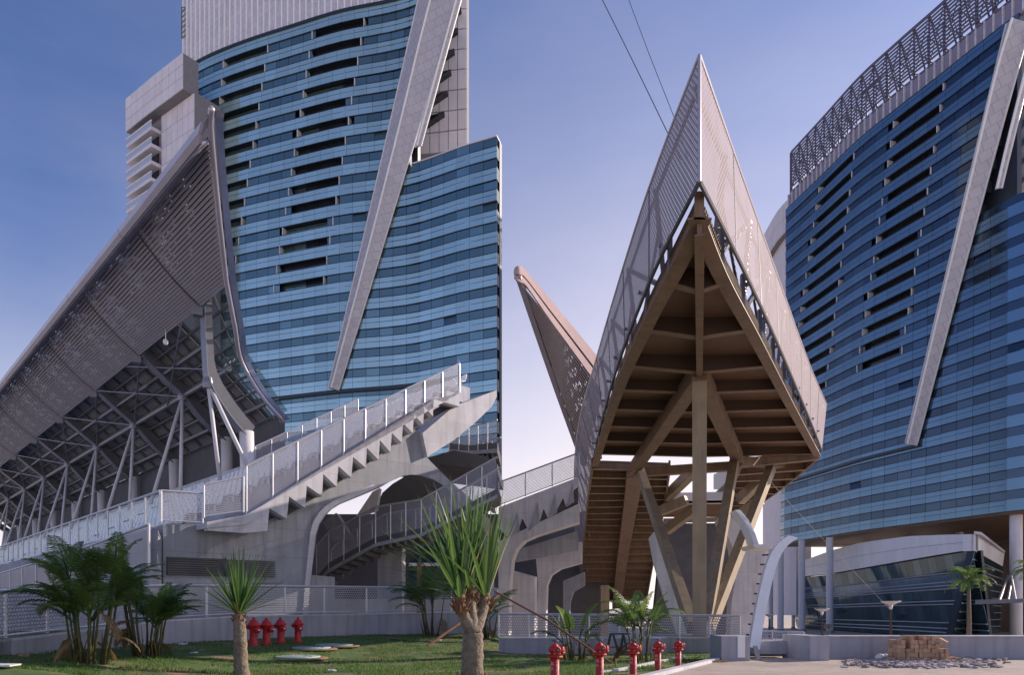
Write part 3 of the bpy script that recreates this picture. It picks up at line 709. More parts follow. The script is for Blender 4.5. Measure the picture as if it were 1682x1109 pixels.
# ================================================================ GRANDSTAND (left)
D = V(-.686, .728, 0).normalized(); E = V(.728, .686, 0).normalized(); O = V(-10.9, 30, 0)
def S(s, t, z): return V(O.x+E.x*s+D.x*t, O.y+E.y*s+D.y*t, z)
def onT(u, v, t):                    # ray meets the vertical plane at distance t along the stand
    k = (u-UC)/FPX; y = (t+O.x*D.x+O.y*D.y)/(k*D.x+D.y); return P(u, v, y)
def st_of(p): q = V(p.x-O.x, p.y-O.y, 0); return q.dot(E), q.dot(D)
def bank(s): return 9.7+.6*(s-5.8)

GS = thing('grandstand', 'long grey concrete grandstand with white seats beneath the leaf shaped canopy', 'grandstand', S(0, 0, 0))
# main end wall with rounded arch
poly = [(268, 862), (336, 862), (376, 873), (440, 858), (471, 846), (529, 809), (601, 762), (678, 705), (693, 712), (700, 751), (739, 790), (800, 845), (815, 880), (800, 880), (765, 835), (732, 800), (712, 788), (691, 781.5), (676, 780), (662, 782), (640, 792), (621, 803), (590, 816), (558, 829), (545, 837), (534, 848), (525, 862), (520, 878), (509, 965), (505, 1018), (268, 1020)]
MB().prism([onT(u, v, .9) for u, v in poly], D*.9).build('end_wall', M['concrete'], GS)
# lighter reveal around the arch
rev = [(505, 1018), (509, 965), (518, 880), (523, 862), (533, 846), (545, 835), (558, 827), (621, 801)]
ri = [onT(u, v, .8) for u, v in rev]; ro = [onT(u-8, v-5, .8) for u, v in rev]
MB().slab(ri, ro, D*.12).build('arch_trim', M['concrete_light'], GS)
# cantilever fin sweeping to the right
MB().prism([onT(u, v, .6) for u, v in [(694, 712), (745, 668), (816, 641), (816, 652), (808, 668), (780, 695), (746, 723), (702, 751)]], D*1.6).build('cantilever_fin', M['concrete_light'], GS)
# raised panel with louvre grille
MB().prism([onT(u, v, .82) for u, v in [(372, 915), (462, 885), (462, 958), (372, 958)]], D*.06).build('wall_panel', M['concrete'], GS)
gv = MB().prism([onT(u, v, .86) for u, v in [(274, 915), (453, 922), (453, 950), (274, 945)]], D*.03).build('louvre_grille', M['mullion'], GS)
for i in range(8):
    f = (i+.5)/8
    a_, b_ = onT(275, lerp(915, 945, f), .82), onT(360, lerp(918.3, 947.3, f), .82)
    MB().beam(a_, b_, .07, .05).build('louvre_blade', M['concrete_dark'], gv)
    a_, b_ = onT(374, lerp(919, 947.5, f), .74), onT(452, lerp(922, 950, f), .74)
    MB().beam(a_, b_, .07, .05).build('louvre_blade', M['concrete_dark'], gv)
# saw-tooth fascia of the end stair
zig = [(400, 876), (439, 873), (442.5, 835), (471, 853), (475, 816), (501, 835), (504, 798), (529, 816), (531, 779), (553, 800), (556, 766), (577, 785), (580, 751), (601, 769), (602.5, 736), (622, 756), (624, 723), (641.5, 743.5), (643.5, 711), (660, 728), (662, 695), (678, 712), (680, 681), (695, 698), (697, 668), (711, 684), (712.5, 656), (755, 668), (755, 646)]
top = [(755, 646), (405, 846), (341, 858), (341, 872)]
MB().prism([onT(u, v, -.2) for u, v in zig+top[1:]], D*.35).build('saw_tooth_fascia', M['concrete_light'], GS)
for i in range(1, 27, 2):            # step undersides running back under the seats
    if i+2 >= len(zig): break
    a_, b_, c_ = zig[i], zig[i+1], zig[i+2]
    MB().prism([onT(b_[0], b_[1]+1, .16), onT(c_[0], c_[1], .16), onT(c_[0]-1, c_[1]-5, .16)], D*.69).build('step_soffit', M['concrete'], GS)
MB().prism([onT(u, v, .86) for u, v in [(405, 858), (471, 848), (529, 811), (601, 764), (678, 707), (750, 664), (750, 652), (405, 850)]], D*.03).build('notch_back', M['concrete_dark'], GS)  # dark plate, its colour stands in for shade inside the hollow notches
# landing
MB().prism([onT(340, 858, -.25), onT(404, 848, -.25), onT(404, 862, -.25), onT(340, 868, -.25)], D*2.2).build('landing_slab', M['concrete_light'], GS)
# seat bank: stepped concrete
steps_main = [(-2.5+.8*i) for i in range(11)]; T_END = 100
for s_ in steps_main:
    z_ = bank(s_)-.05
    MB().prism([S(s_, 1.9, z_-.9), S(s_+.85, 1.9, z_-.9), S(s_+.85, 1.9, z_), S(s_, 1.9, z_)], D*T_END).build('step', M['concrete_light'], GS)
steps_up = [6.3+.8*i for i in range(9)]
for s_ in steps_up:
    z_ = bank(s_)-.05
    MB().prism([S(s_, 1.9, z_-.9), S(s_+.85, 1.9, z_-.9), S(s_+.85, 1.9, z_), S(s_, 1.9, z_)], D*14).build('step', M['concrete_light'], GS)
# seats: shell with pan and back
def seat_mesh():
    m_ = MB(); w_ = .23
    prof = [(-.24, .40, .02), (-.02, .36, 0), (.16, .40, 0), (.22, .60, 0), (.26, .80, .02)]
    A = [E*a+V(0, 0, b)+D*(w_-c) for a, b, c in prof]; B = [E*a+V(0, 0, b)-D*(w_-c) for a, b, c in prof]
    m_.slab(A, B, [V(0, 0, -.04)]*3+[E*.04]*2)
    m_.box((0, 0, .18), .08, .08, .40); return m_
sm = seat_mesh(); sme = sm.mesh('seat', M['seat']); spots = []
for s_ in steps_up:
    for i in range(22): spots.append((s_+.5, 2.3+i*.56, bank(s_)-.05))
for s_ in steps_main:
    for i in range(int(T_END/.62)):
        if 25 < i % 34 < 28: continue                    # aisles
        spots.append((s_+.5, 2.3+i*.62, bank(s_)-.05))
spots.sort(key=lambda q: S(q[0], q[1], 0).y)
rest = MB()
for i, (s_, t_, z_) in enumerate(spots):
    p = S(s_, t_, z_)
    if i < 300:
        o = bpy.data.objects.new('seat', sme); col.objects.link(o); o.location = p; par(o, GS)
    else: rest.add([Vector(q)+p for q in sm.v], sm.f)
tag(rest.build('seat', M['seat'], GS), kind='stuff')
# rear parapets
MB().prism([S(6.0, 14.3, bank(6)-1.2), S(6.25, 14.3, bank(6)-1.2), S(6.25, 14.3, bank(6)+.42), S(6.0, 14.3, bank(6)+.42)], D*(T_END-14)).build('rear_parapet', M['concrete_light'], GS)
MB().prism([S(6, 14, bank(6)-1.3), S(13.8, 14, bank(13.8)-1.3), S(13.8, 14, bank(13.8)+.35), S(6, 14, bank(6)+.30)], D*.2).build('side_parapet', M['concrete_light'], GS)
# dark back wall under the roof and mass below the seats

MB().prism([S(-3.3, .5, -.2), S(5.2, 2.0, -.2), S(5.2, 2.0, 3.0), S(-2.4, 1.8, 3.4), S(-3.3, .5, 4.6)], D*T_END).build('substructure', M['concrete'], GS)

def railing(name, label, top, bot, npan, mpan, post=.035, rail=.04, posts=True, cat='railing', bottom_rail=True, group=None, off=V(0, 0, 0)):
    """top/bot: polylines (same length); npan panels per segment"""
    T = thing(name, label, cat, Vector(bot[0]), group)
    for i in range(len(top)-1):
        n_ = npan[i] if isinstance(npan, list) else npan
        for k in range(n_):
            f0, f1 = k/n_, (k+1)/n_
            a0, a1 = lerp(top[i], top[i+1], f0), lerp(top[i], top[i+1], f1); b0, b1 = lerp(bot[i], bot[i+1], f0), lerp(bot[i], bot[i+1], f1)
            g_ = .03
            q = [lerp(b0, b1, g_)+(a0-b0)*.06, lerp(b0, b1, 1-g_)+(a1-b1)*.06, lerp(a0, a1, 1-g_)-(a1-b1)*.03, lerp(a0, a1, g_)-(a0-b0)*.03]
            MB().quad(*q).build('panel', mpan, T, uv=True)
            if posts: MB().tube([b0+off, a0+off], post, 6).build('post', M['rail_steel'], T)
    if posts: MB().tube([bot[-1]+off, top[-1]+off], post, 6).build('post', M['rail_steel'], T)
    MB().tube(top, rail, 8).build('handrail', M['rail_steel'], T)
    if bottom_rail: MB().tube([lerp(b, a, .05) for a, b in zip(top, bot)], rail*.7, 6).build('bottom_rail', M['rail_steel'], T)
    return T
railing('stair_railing', 'perforated metal railing climbing the saw-tooth stair edge', [onT(405, 765, 0), onT(755, 597, 0)], [onT(405, 846, 0), onT(755, 645, 0)], 10, M['perf_rail'], .04, .05)
railing('landing_railing', 'perforated railing panel around the landing below the saw-tooth stair', [onT(335, 797, -.05), onT(400, 783, -.05)], [onT(335, 851, -.05), onT(400, 842, -.05)], 1, M['perf_rail'], .04, .04)
railing('landing_railing', 'perforated railing panel on the stand corner beside the glass balustrade', [onT(265, 806, .0), onT(333, 811, .0)], [onT(265, 858, .0), onT(333, 861, .0)], 1, M['perf_rail'], .04, .04)
railing('parapet_railing', 'mesh railing on the rear parapet above the upper seats', [S(6.6, 14, bank(6.6)+1.25), S(13.8, 14, bank(13.8)+1.25)], [S(6.6, 14, bank(6.6)+.3), S(13.8, 14, bank(13.8)+.3)], 7, M['perf_rail'], .03, .04)
railing('crest_railing', 'short perforated railing across the top end of the saw-tooth stair', [onT(755, 597, 0), S(13.6, 3, bank(13.6)+1.2)], [onT(755, 645, 0), S(13.6, 3, bank(13.6)+.1)], 2, M['perf_rail'], .035, .05)
gb_ = [S(-3.3, .2+i*1.75, 4.8) for i in range(45)]
gt_ = [p+V(0, 0, 1.18) for p in gb_]
GR = thing('glass_balustrade', 'clear glass balustrade with metal posts along the front of the seats', 'balustrade', gb_[0])
for i in range(44):
    MB().quad(lerp(gb_[i], gb_[i+1], .05)+V(0, 0, .08), lerp(gb_[i], gb_[i+1], .95)+V(0, 0, .08), lerp(gt_[i], gt_[i+1], .95)-V(0, 0, .1), lerp(gt_[i], gt_[i+1], .05)-V(0, 0, .1)).build('glass_pane', M['glass_clear'], GR)
for i in range(45): MB().tube([gb_[i], gt_[i]], .045, 6).build('post', M['rail_steel'], GR)
MB().tube([gt_[0], gt_[-1]], .055, 8).build('handrail', M['rail_steel'], GR)
rt = [S(-3.75, 0, 4.66), S(-3.75, 12, 4.25), S(-3.75, 36, 3.85), S(-3.75, 60, 3.5)]
railing('ramp_railing', 'perforated railing sloping down along the ramp behind the areca palms', rt, [p-V(0, 0, 1.55) for p in rt], [3, 6, 6], M['perf_near'], .05, .06)
MB().prism([S(-3.9, -.1, -.2), S(-3.9, -.1, 3.05), S(-3.9, 60, 1.9), S(-3.9, 60, -.2)], E*.5).build('ramp_wall', M['concrete'], GS)

# ---------------------------------------------------------------- canopy over the grandstand
T0, BAY = 13.54, 11.2
def sec(u, v): p = onT(u, v, T0); s_, t_ = st_of(p); return s_, p.z
L1, L2, L3, R1, R2 = sec(196, 371), sec(223, 377), sec(330, 503), sec(342, 630), sec(405, 720)
def t_at(L, u):                      # where a longitudinal line crosses a photo column
    k = (u-UC)/FPX; a = O.x+E.x*L[0]; b = O.y+E.y*L[0]
    return (k*b-a)/(D.x-k*D.y)
CA = thing('grandstand_canopy', 'huge leaf shaped canopy with a rolled metal edge and slatted soffit over the seats', 'canopy', S(R2[0], T0, 0))
p_ = onT(300, 652, T0+BAY); R1r = (st_of(p_)[0], p_.z); p_ = onT(372, 728, T0+BAY); R2r = (st_of(p_)[0], p_.z)
tA = t_at(L1, 345); t2 = t_at(L2, 347); t3 = t_at(L3, 373); tR1 = t_at(R1r, 397); tR2 = t_at(R2r, 464)
TE = 118
# rolled edge: half round from the outer rim back to the louvre line, in bays
c1 = V(L1[0], L1[1], 0); c2 = V(L2[0], L2[1], 0); dd = c2-c1; nn = V(-dd.y, dd.x, 0).normalized()
nn = nn if nn.x < 0 else -nn         # outwards (towards the pool, up)
prof = []
for i in range(11):
    a = math.pi*(i/10)
    q = (c1+dd*.18)+(dd*.18)*(-math.cos(a))+nn*.55*math.sin(a)*(-1)
    prof.append((q.x, q.y))
prof = [(L1[0]+.32, L1[1]+.10), (L1[0]+.08, L1[1]+.04), (L1[0]-.06, L1[1]-.16), (L1[0]-.02, L1[1]-.42), (L1[0]+.16, L1[1]-.60)]+[(L2[0], L2[1])]
def tend(i): return lerp(tA, t2, i/(len(prof)-1))
bays = [None]+[T0+BAY*i for i in range(10)]
for b in range(10):
    tb = T0+BAY*b if b < 9 else TE
    ts = (lambda i: tend(i)) if b == 0 else (lambda i, q=T0+BAY*(b-1)+.03: q)
    m_ = MB(); m_.smooth = False
    A = [S(p[0], ts(i), p[1]) for i, p in enumerate(prof)]; B = [S(p[0], tb-.03, p[1]) for p in prof]
    nsub = 1
    m_.slab(A, B, [E*.12+V(0, 0, .02)]*len(A)); o = m_.build('rolled_edge', M['roll'], CA)
    o.data.polygons.foreach_set('use_smooth', [False]*len(o.data.polygons))
# slatted soffit: backing sheet and slats for each bay
tb0 = lambda f: lerp(t2, t3, f)
def soff(f, t, drop=0):
    s_ = lerp(L2[0], L3[0], f); z_ = lerp(L2[1], L3[1], f)-.25*math.sin(math.pi*f)
    return S(s_, t, z_-drop)
NS = 27
for b in range(9):
    ta = (lambda f: tb0(f)+.25) if b == 0 else (lambda f, q=T0+BAY*(b-1)+.12: q)
    te = T0+BAY*b-.12
    m_ = MB(); fs = [i/6 for i in range(7)]
    for f0, f1 in zip(fs, fs[1:]): m_.quad(soff(f0, ta(f0), -.25), soff(f1, ta(f1), -.25), soff(f1, te, -.25), soff(f0, te, -.25))
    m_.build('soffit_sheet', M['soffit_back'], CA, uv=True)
    for k in range(NS):
        f = (k+.5)/NS
        MB().beam(soff(f, ta(f)), soff(f, te), .13, .10, V(E.x, E.y, 1)).build('slat', M['slat'], CA)
for b in range(1, 9):
    m_ = MB(); t_ = T0+BAY*(b-1); m_.tube([soff(i/6, t_, -.2) for i in range(7)], .09, 5); m_.build('soffit_joint', M['dark_steel'], CA)
# end trim: bluish tube from the tip down the end of the leaf
ends = [S(L1[0]+.05, tA-.02, L1[1]+.02), S(lerp(L1[0], L2[0], .6), lerp(tA, t2, .6), lerp(L1[1], L2[1], .6)), soff(.2, tb0(.2)), soff(.5, tb0(.5)), soff(.8, tb0(.8)), S(L3[0], t3, L3[1]), S(lerp(L3[0], R1r[0], .5), lerp(t3, tR1, .5), lerp(L3[1], R1r[1], .5)),
        S(R1r[0], tR1, R1r[1]), S(lerp(R1r[0], R2r[0], .5), lerp(tR1, tR2, .5), lerp(R1r[1], R2r[1], .5)-.35), S(R2r[0], tR2, R2r[1])]
ends = spline(ends, 5)
m_ = MB(); m_.smooth = True; m_.tube(ends, [.13]*len(ends), 8); m_.build('end_trim', M['roll'], CA)
MB().slab([p+E*.22-D*.05 for p in ends], [p+E*.52+V(0, 0, .1)-D*.05 for p in ends], D*.12).build('end_fascia', mat('blue_trim', (.20, .24, .36), .35, .4), CA)
# roof deck above the ribs: grey panels; glass in the end bay
def roof(f, t, up=.75):              # f 0..1 from the soffit edge, past the knee, to the back column
    q = (lerp(L3[0], R1r[0], f*2), lerp(L3[1], R1r[1], f*2)) if f < .5 else (lerp(R1r[0], R2r[0], f*2-1), lerp(R1r[1], R2r[1], f*2-1))
    return S(q[0]+up*.55, t, q[1]+up*.85)
def tend_r(f): return lerp(t3, tR1, f*2) if f < .5 else lerp(tR1, tR2, f*2-1)
TG = T0+5.0
for i in range(8):
    for j in range(3):
        f0, f1 = i/8+.006, (i+1)/8-.006; a0, a1 = j/3+.01, (j+1)/3-.01
        MB().quad(roof(f0, lerp(tend_r(f0), TG, a0)), roof(f1, lerp(tend_r(f1), TG, a0)), roof(f1, lerp(tend_r(f1), TG, a1)), roof(f0, lerp(tend_r(f0), TG, a1))).build('roof_glass_pane', M['roof_glass'], CA)
    MB().beam(roof(i/8, tend_r(i/8), .6), roof(i/8, TG, .6), .12, .14).build('glazing_bar', M['rib_steel'], CA)
for j in (1, 2): MB().tube([roof(i/8, lerp(tend_r(i/8), TG, j/3), .6) for i in range(9)], .06, 5).build('glazing_bar', M['rib_steel'], CA)
for b in range(8):
    ta, te = T0+BAY*b if b else TG, T0+BAY*(b+1)
    for i in range(8):
        for j in range(4):
            f0, f1 = i/8+.012, (i+1)/8-.012; q0, q1 = lerp(ta, te, j/4+.012), lerp(ta, te, (j+1)/4-.012)
            if b < 5: MB().quad(roof(f0, q0), roof(f1, q0), roof(f1, q1), roof(f0, q1)).build('roof_panel', M['roof_deck'], CA)
        if b >= 5: MB().quad(roof(i/8, ta), roof((i+1)/8, ta), roof((i+1)/8, te), roof(i/8, te)).build('roof_panel', M['roof_deck'], CA)
        MB().beam(roof(i/8, ta, .55), roof(i/8, te, .55), .10, .16).build('purlin', M['rib_steel'], CA)
    for j in range(4): MB().tube([roof(i/8, lerp(ta, te, j/4), .58) for i in range(9)], .06, 4).build('rafter', M['rib_steel'], CA)
# ribs, columns, struts, lattice purlins
R1s, R2s = R1, R2
for b in range(10):
    t_ = T0+BAY*b
    R1, R2 = (R1s, R2s) if b == 0 else (R1r, R2r)
    pr = [S(L3[0]+.1, t_, L3[1]-.1), S(lerp(L3[0], R1[0], .6)-.05, t_, lerp(L3[1], R1[1], .6)), S(R1[0], t_, R1[1]), S(lerp(R1[0], R2[0], .5), t_, lerp(R1[1], R2[1], .5)-.25), S(R2[0], t_, R2[1])]
    pr = spline(pr, 3); up_ = E*.4+V(0, 0, .7)
    MB().slab([p-D*.28 for p in pr], [p-D*.28+up_ for p in pr], D*.56).build('rib', M['rib_steel'], CA)
    MB().slab([p-D*.38-up_*.05 for p in pr], [p-D*.38+up_*.04 for p in pr], D*.76).build('rib_flange', M['grey_steel'], CA)
    m_ = MB(); m_.smooth = True; m_.tube([S(R2[0], t_, R2[1]+.4), S(R2[0]+.1, t_, bank(R2[0])-1.5)], .42, 12); m_.build('column', M['white_steel'], CA)
    for dt, s_ in ((-3.6, 4.6), (-.4, 3.6)):
        if b == 0: s_ += .6; dt *= .6
        m_ = MB(); m_.smooth = True; m_.tube([S(R1[0], t_, R1[1]), S(s_, t_+dt, bank(s_)-.2)], .12, 10); m_.build('strut', M['white_steel'], CA)
    MB().lathe([(.3, -.3), (.34, 0), (.3, .3)], 10, S(R1[0], t_, R1[1])).build('node', M['grey_steel'], CA)
    if b < 9:
        R1, R2 = R1r, R2r
        if b == 0: t_ = T0+3.2
        a_, b_ = S(R1[0]+.1, t_, R1[1]+.1), S(R1[0]+.1, T0+BAY*(b+1), R1[1]+.1)
        MB().tube([a_, b_], .17, 8).build('tie_tube', M['grey_steel'], CA)
        up2 = E*.55+V(0, 0, 1.0)
        MB().tube([a_+up2, b_+up2], .10, 6).build('lattice_chord', M['grey_steel'], CA)
        for i in range(12):
            q0, q1 = lerp(a_, b_, i/12), lerp(a_, b_, (i+.5)/12)
            m2 = MB(); m2.tube([q0, q1+up2, lerp(a_, b_, (i+1)/12)], .05, 4); m2.build('lattice_web', M['grey_steel'], CA)
        a2, b2 = S(R2[0]-.6, t_, R2[1]+1.2), S(R2[0]-.6, T0+BAY*(b+1), R2[1]+1.2)
        MB().tube([a2, b2], .14, 8).build('tie_tube', M['grey_steel'], CA)
        MB().tube([S(R1[0], t_, R1[1]), S(L3[0], t_+BAY, L3[1])], .05, 5).build('brace_rod', M['grey_steel'], CA)
        MB().tube([S(L3[0], t_, L3[1]), S(R1[0], t_+BAY, R1[1])], .05, 5).build('brace_rod', M['grey_steel'], CA)
        MB().tube([S(lerp(L3[0], R1[0], .45)+.2, t_, lerp(L3[1], R1[1], .45)), S(lerp(L3[0], R1[0], .45)+.2, t_+BAY, lerp(L3[1], R1[1], .45))], .10, 6).build('tie_tube', M['grey_steel'], CA)
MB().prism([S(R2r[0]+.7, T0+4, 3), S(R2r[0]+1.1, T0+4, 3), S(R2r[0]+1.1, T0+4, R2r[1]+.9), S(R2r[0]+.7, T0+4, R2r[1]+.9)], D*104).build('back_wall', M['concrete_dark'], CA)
for b in range(9):
    ta, te = T0+BAY*b if b else TG, T0+BAY*(b+1)
    MB().strip([roof(i/8, ta, 1.0) for i in range(9)], [roof(i/8, te, 1.0) for i in range(9)]).build('roof_sheet', M['roof_deck'], CA)
# loudspeakers / lamps at the rib heads
for b in range(6):
    p = S(L3[0]-.15, T0+BAY*b+.1, L3[1]-.35)
    o = MB().box(p, .5, .5, .45, .5).build('floodlight', M['grey_steel'], CA)
m_ = MB(); m_.lathe([(.02, .9), (.02, .25), (.14, .22), (.16, .05), (.10, -.08), (.02, -.1)], 10, soff(.93, T0+5.2, 1.0)); m_.smooth = True
m_.build('dome_camera', M['white_paint'], CA)

# ---------------------------------------------------------------- footbridges behind the arch
def bridge(name, label, px, half, mdeck, npan):
    """px: list of (u, v_deck_bottom, v_deck_top, v_rail_top, depth)"""
    T = thing(name, label, 'footbridge', P(px[0][0], px[0][1], px[0][4]))
    lo = [P(u, a, d) for u, a, b, c, d in px]; hi = [P(u, b, d) for u, a, b, c, d in px]; rl = [P(u, c, d) for u, a, b, c, d in px]
    back = V(.15, half, 0)
    MB().slab(lo, hi, back).build('deck', mdeck, T)
    MB().slab([p+V(0, -.12, -.02) for p in lo], [lerp(p, q, .35)+V(0, -.12, 0) for p, q in zip(lo, hi)], V(0, .1, 0)).build('edge_beam', M['concrete'], T)
    for off_ in (V(0, 0, 0), back):
        for i in range(len(px)-1):
            for k in range(npan[i]):
                f0, f1 = k/npan[i]+.012, (k+1)/npan[i]-.012
                MB().quad(lerp(hi[i], hi[i+1], f0)+off_, lerp(hi[i], hi[i+1], f1)+off_, lerp(rl[i], rl[i+1], f1)+off_, lerp(rl[i], rl[i+1], f0)+off_).build('railing_panel', M['perf_rail'], T, uv=True)
                MB().tube([lerp(lo[i], lo[i+1], k/npan[i])+off_, lerp(rl[i], rl[i+1], k/npan[i])+off_], .035, 6).build('post', M['rail_steel'], T)
        MB().tube([p+off_ for p in rl], .05, 6).build('handrail', M['rail_steel'], T)
    for i in range(len(px)-1):
        n_ = npan[i]*2
        for k in range(n_): 
            p = lerp(lo[i], lo[i+1], k/n_); MB().beam(p+V(0, -.05, -.12), p+back+V(0, 0, -.12), .14, .22).build('joist', M['dark_steel'], T)
    return T
bridge('footbridge', 'perforated metal stair and walkway passing through the concrete arch', [(520, 962, 948, 898, 39.5), (540, 941, 925, 875, 39), (617, 898, 883, 833, 37.4), (692, 882, 868, 821, 36.6), (817, 818, 803, 751, 35.6)], 2.6, M['dark_steel'], [1, 3, 3, 5])
bridge('footbridge', 'upper dark footbridge end jutting in behind the cantilever fin', [(738, 745, 728, 706, 47), (770, 747, 732, 702, 46), (817, 744, 727, 690, 44)], 4.5, M['concrete_dark'], [2, 3])
MB_ = MB().prism([P(702, 752, 44), P(745, 740, 44), P(800, 750, 44), P(817, 762, 44), P(816, 775, 44), P(770, 768, 44), P(720, 762, 44)], V(.3, 7, 0)).build('bridge_girder', M['concrete_dark'])
tag(MB_, 'dark sloping girder under the upper footbridge behind the cantilever fin', 'girder')
p = P(640, 1000, 40.5); tag(MB().prism([P(620, 1012, 40.2), P(660, 1012, 40.2), P(660, 886, 40.2), P(620, 893, 40.2)], V(0, 1.4, 0)).build('concrete_pier', M['concrete']), 'square concrete pier carrying the walkway inside the arch', 'pier')
# shaded building seen through the arch
LB = thing('service_building', 'dark low building with white window beams seen through the arch', 'building', P(660, 1000, 60))
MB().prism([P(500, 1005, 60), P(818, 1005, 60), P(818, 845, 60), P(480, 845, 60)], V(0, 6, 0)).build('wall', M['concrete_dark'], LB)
for u0, u1, v0, v1 in ((672, 742, 880, 925), (672, 742, 940, 990), (748, 812, 880, 925), (748, 812, 940, 990)):
    f = MB().prism([P(u0, v1, 59.8), P(u1, v1, 59.8), P(u1, v0, 59.8), P(u0, v0, 59.8)], V(0, .1, 0)).build('window', M['visP'], LB)
    MB().beam(P(u0, v1+3, 59.6), P(u1, v1+3, 59.6), .3, .25).build('sill', M['white_paint'], f)
# curved inner wall behind the arch crown and white shell beyond
iw = [(617, 835), (628, 810), (645, 795), (665, 783), (690, 783), (715, 790), (738, 806), (750, 835)]
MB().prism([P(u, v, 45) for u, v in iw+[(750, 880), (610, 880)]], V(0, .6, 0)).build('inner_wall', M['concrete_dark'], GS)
MB().prism([P(u, v, 42) for u, v in [(585, 848), (612, 808), (624, 802), (618, 838)]], V(0, .6, 0)).build('shell_edge', M['white_steel'], GS)
MB().prism([P(u, v, 41) for u, v in [(530, 858), (552, 843), (575, 880), (548, 890)]], V(0, 1, 0)).build('raking_column', M['concrete'], GS)
# guard walls in front of the stand's foot
MB().prism([onT(u, v, 3.5) for u, v in [(515, 1015), (820, 1015), (820, 985), (515, 985)]], D*.3).build('plinth', M['concrete'], GS)

# ================================================================ LOW WALLS AND RAILINGS
wu = [-60, 0, 70, 140, 205, 270, 335, 400, 465, 530, 600, 660, 740, 816]
wt = [(-60, 1064), (0, 1055), (140, 1038), (270, 1022), (400, 1014), (600, 1011), (817, 1006)]
rtp = [(-60, 972), (0, 970), (270, 962), (400, 963), (600, 965), (817, 968)]
base = [P(u, interp(u, wt), wall_y(u)) for u in wu]
LW = thing('low_wall', 'long low grey wall curving behind the lawn on the left', 'wall', base[3]-V(0, 0, 1))
for i in range(len(wu)-1):
    a_, b_ = base[i], base[i+1]
    MB().slab([V(a_.x, a_.y, -.1), V(b_.x, b_.y, -.1)], [a_, b_], V(.05, .3, 0)).build('wall_block', M['wall_paint'], LW)
    MB().slab([a_+V(0, -.03, 0), b_+V(0, -.03, 0)], [a_+V(0, -.03, .05), b_+V(0, -.03, .05)], V(.05, .36, 0)).build('coping', M['concrete_light'], LW)
bt = [p+V(.02, .15, .08) for p in base]; tp = [P(u, interp(u, rtp), wall_y(u))+V(.02, .15, 0) for u in wu]
railing('wall_railing', 'perforated metal railing on the curved low wall behind the palms and red hydrants', tp, bt, 1, M['perf_near'], .04, .05)
# right hand low wall with railing
a_, b_ = P(819, 1050, 24), P(1095, 1050, 24)
RW = thing('low_wall', 'low pale wall below the railing behind the red pump connectors', 'wall', P(950, 1075, 24))
for i in range(5):
    q0, q1 = lerp(a_, b_, i/5), lerp(a_, b_, (i+1)/5)
    MB().slab([V(q0.x, q0.y, -.1), V(q1.x, q1.y, -.1)], [q0, q1], V(0, .3, 0)).build('wall_block', M['wall_paint'], RW)
MB().slab([a_+V(0, -.03, 0), b_+V(0, -.03, 0)], [a_+V(0, -.03, .04), b_+V(0, -.03, .04)], V(0, .36, 0)).build('coping', M['concrete_light'], RW)
railing('wall_railing', 'perforated metal railing on the low wall behind the red pump connectors', [P(819, 1009, 24.2), P(1215, 1012, 24.2)], [P(819, 1047, 24.2), P(1215, 1050, 24.2)], 8, M['perf_rail'], .03, .035)

# ================================================================ POINTED FOOTBRIDGE (right)
SP = thing('pointed_footbridge', 'pointed prow of a footbridge clad in perforated metal rising towards the viewer', 'footbridge', P(1149, 1045, 26))
rb = [(1149, 298, 14.2), (1210, 420, 17.2), (1275, 560, 22.6), (1330, 690, 32.1), (1350, 741, 38.3)]
rt_ = [(1149, 90, 14.4), (1205, 250, 17.6), (1265, 420, 22.8), (1330, 600, 33.0), (1358, 665, 39.4)]
lb = [(1149, 298, 14.2), (1060, 480, 19.15), (1000, 650, 28.5), (970, 780, 45), (960, 880, 58), (956, 987, 75)]
lt = [(1149, 90, 14.4), (1083, 262, 17.7), (1036, 400, 21.6), (985, 570, 30.7), (950, 702, 44), (943, 800, 58), (946, 940, 75)]
def rs(pl, n):                       # resample a pixel polyline to n points in space
    q = spline([P(*a) for a in pl], 10); L = [0]
    for a, b in zip(q, q[1:]): L.append(L[-1]+(b-a).length)
    return [Vector([interp(L[-1]*i/n, list(zip(L, [c[k] for c in q]))) for k in range(3)]) for i in range(n+1)]
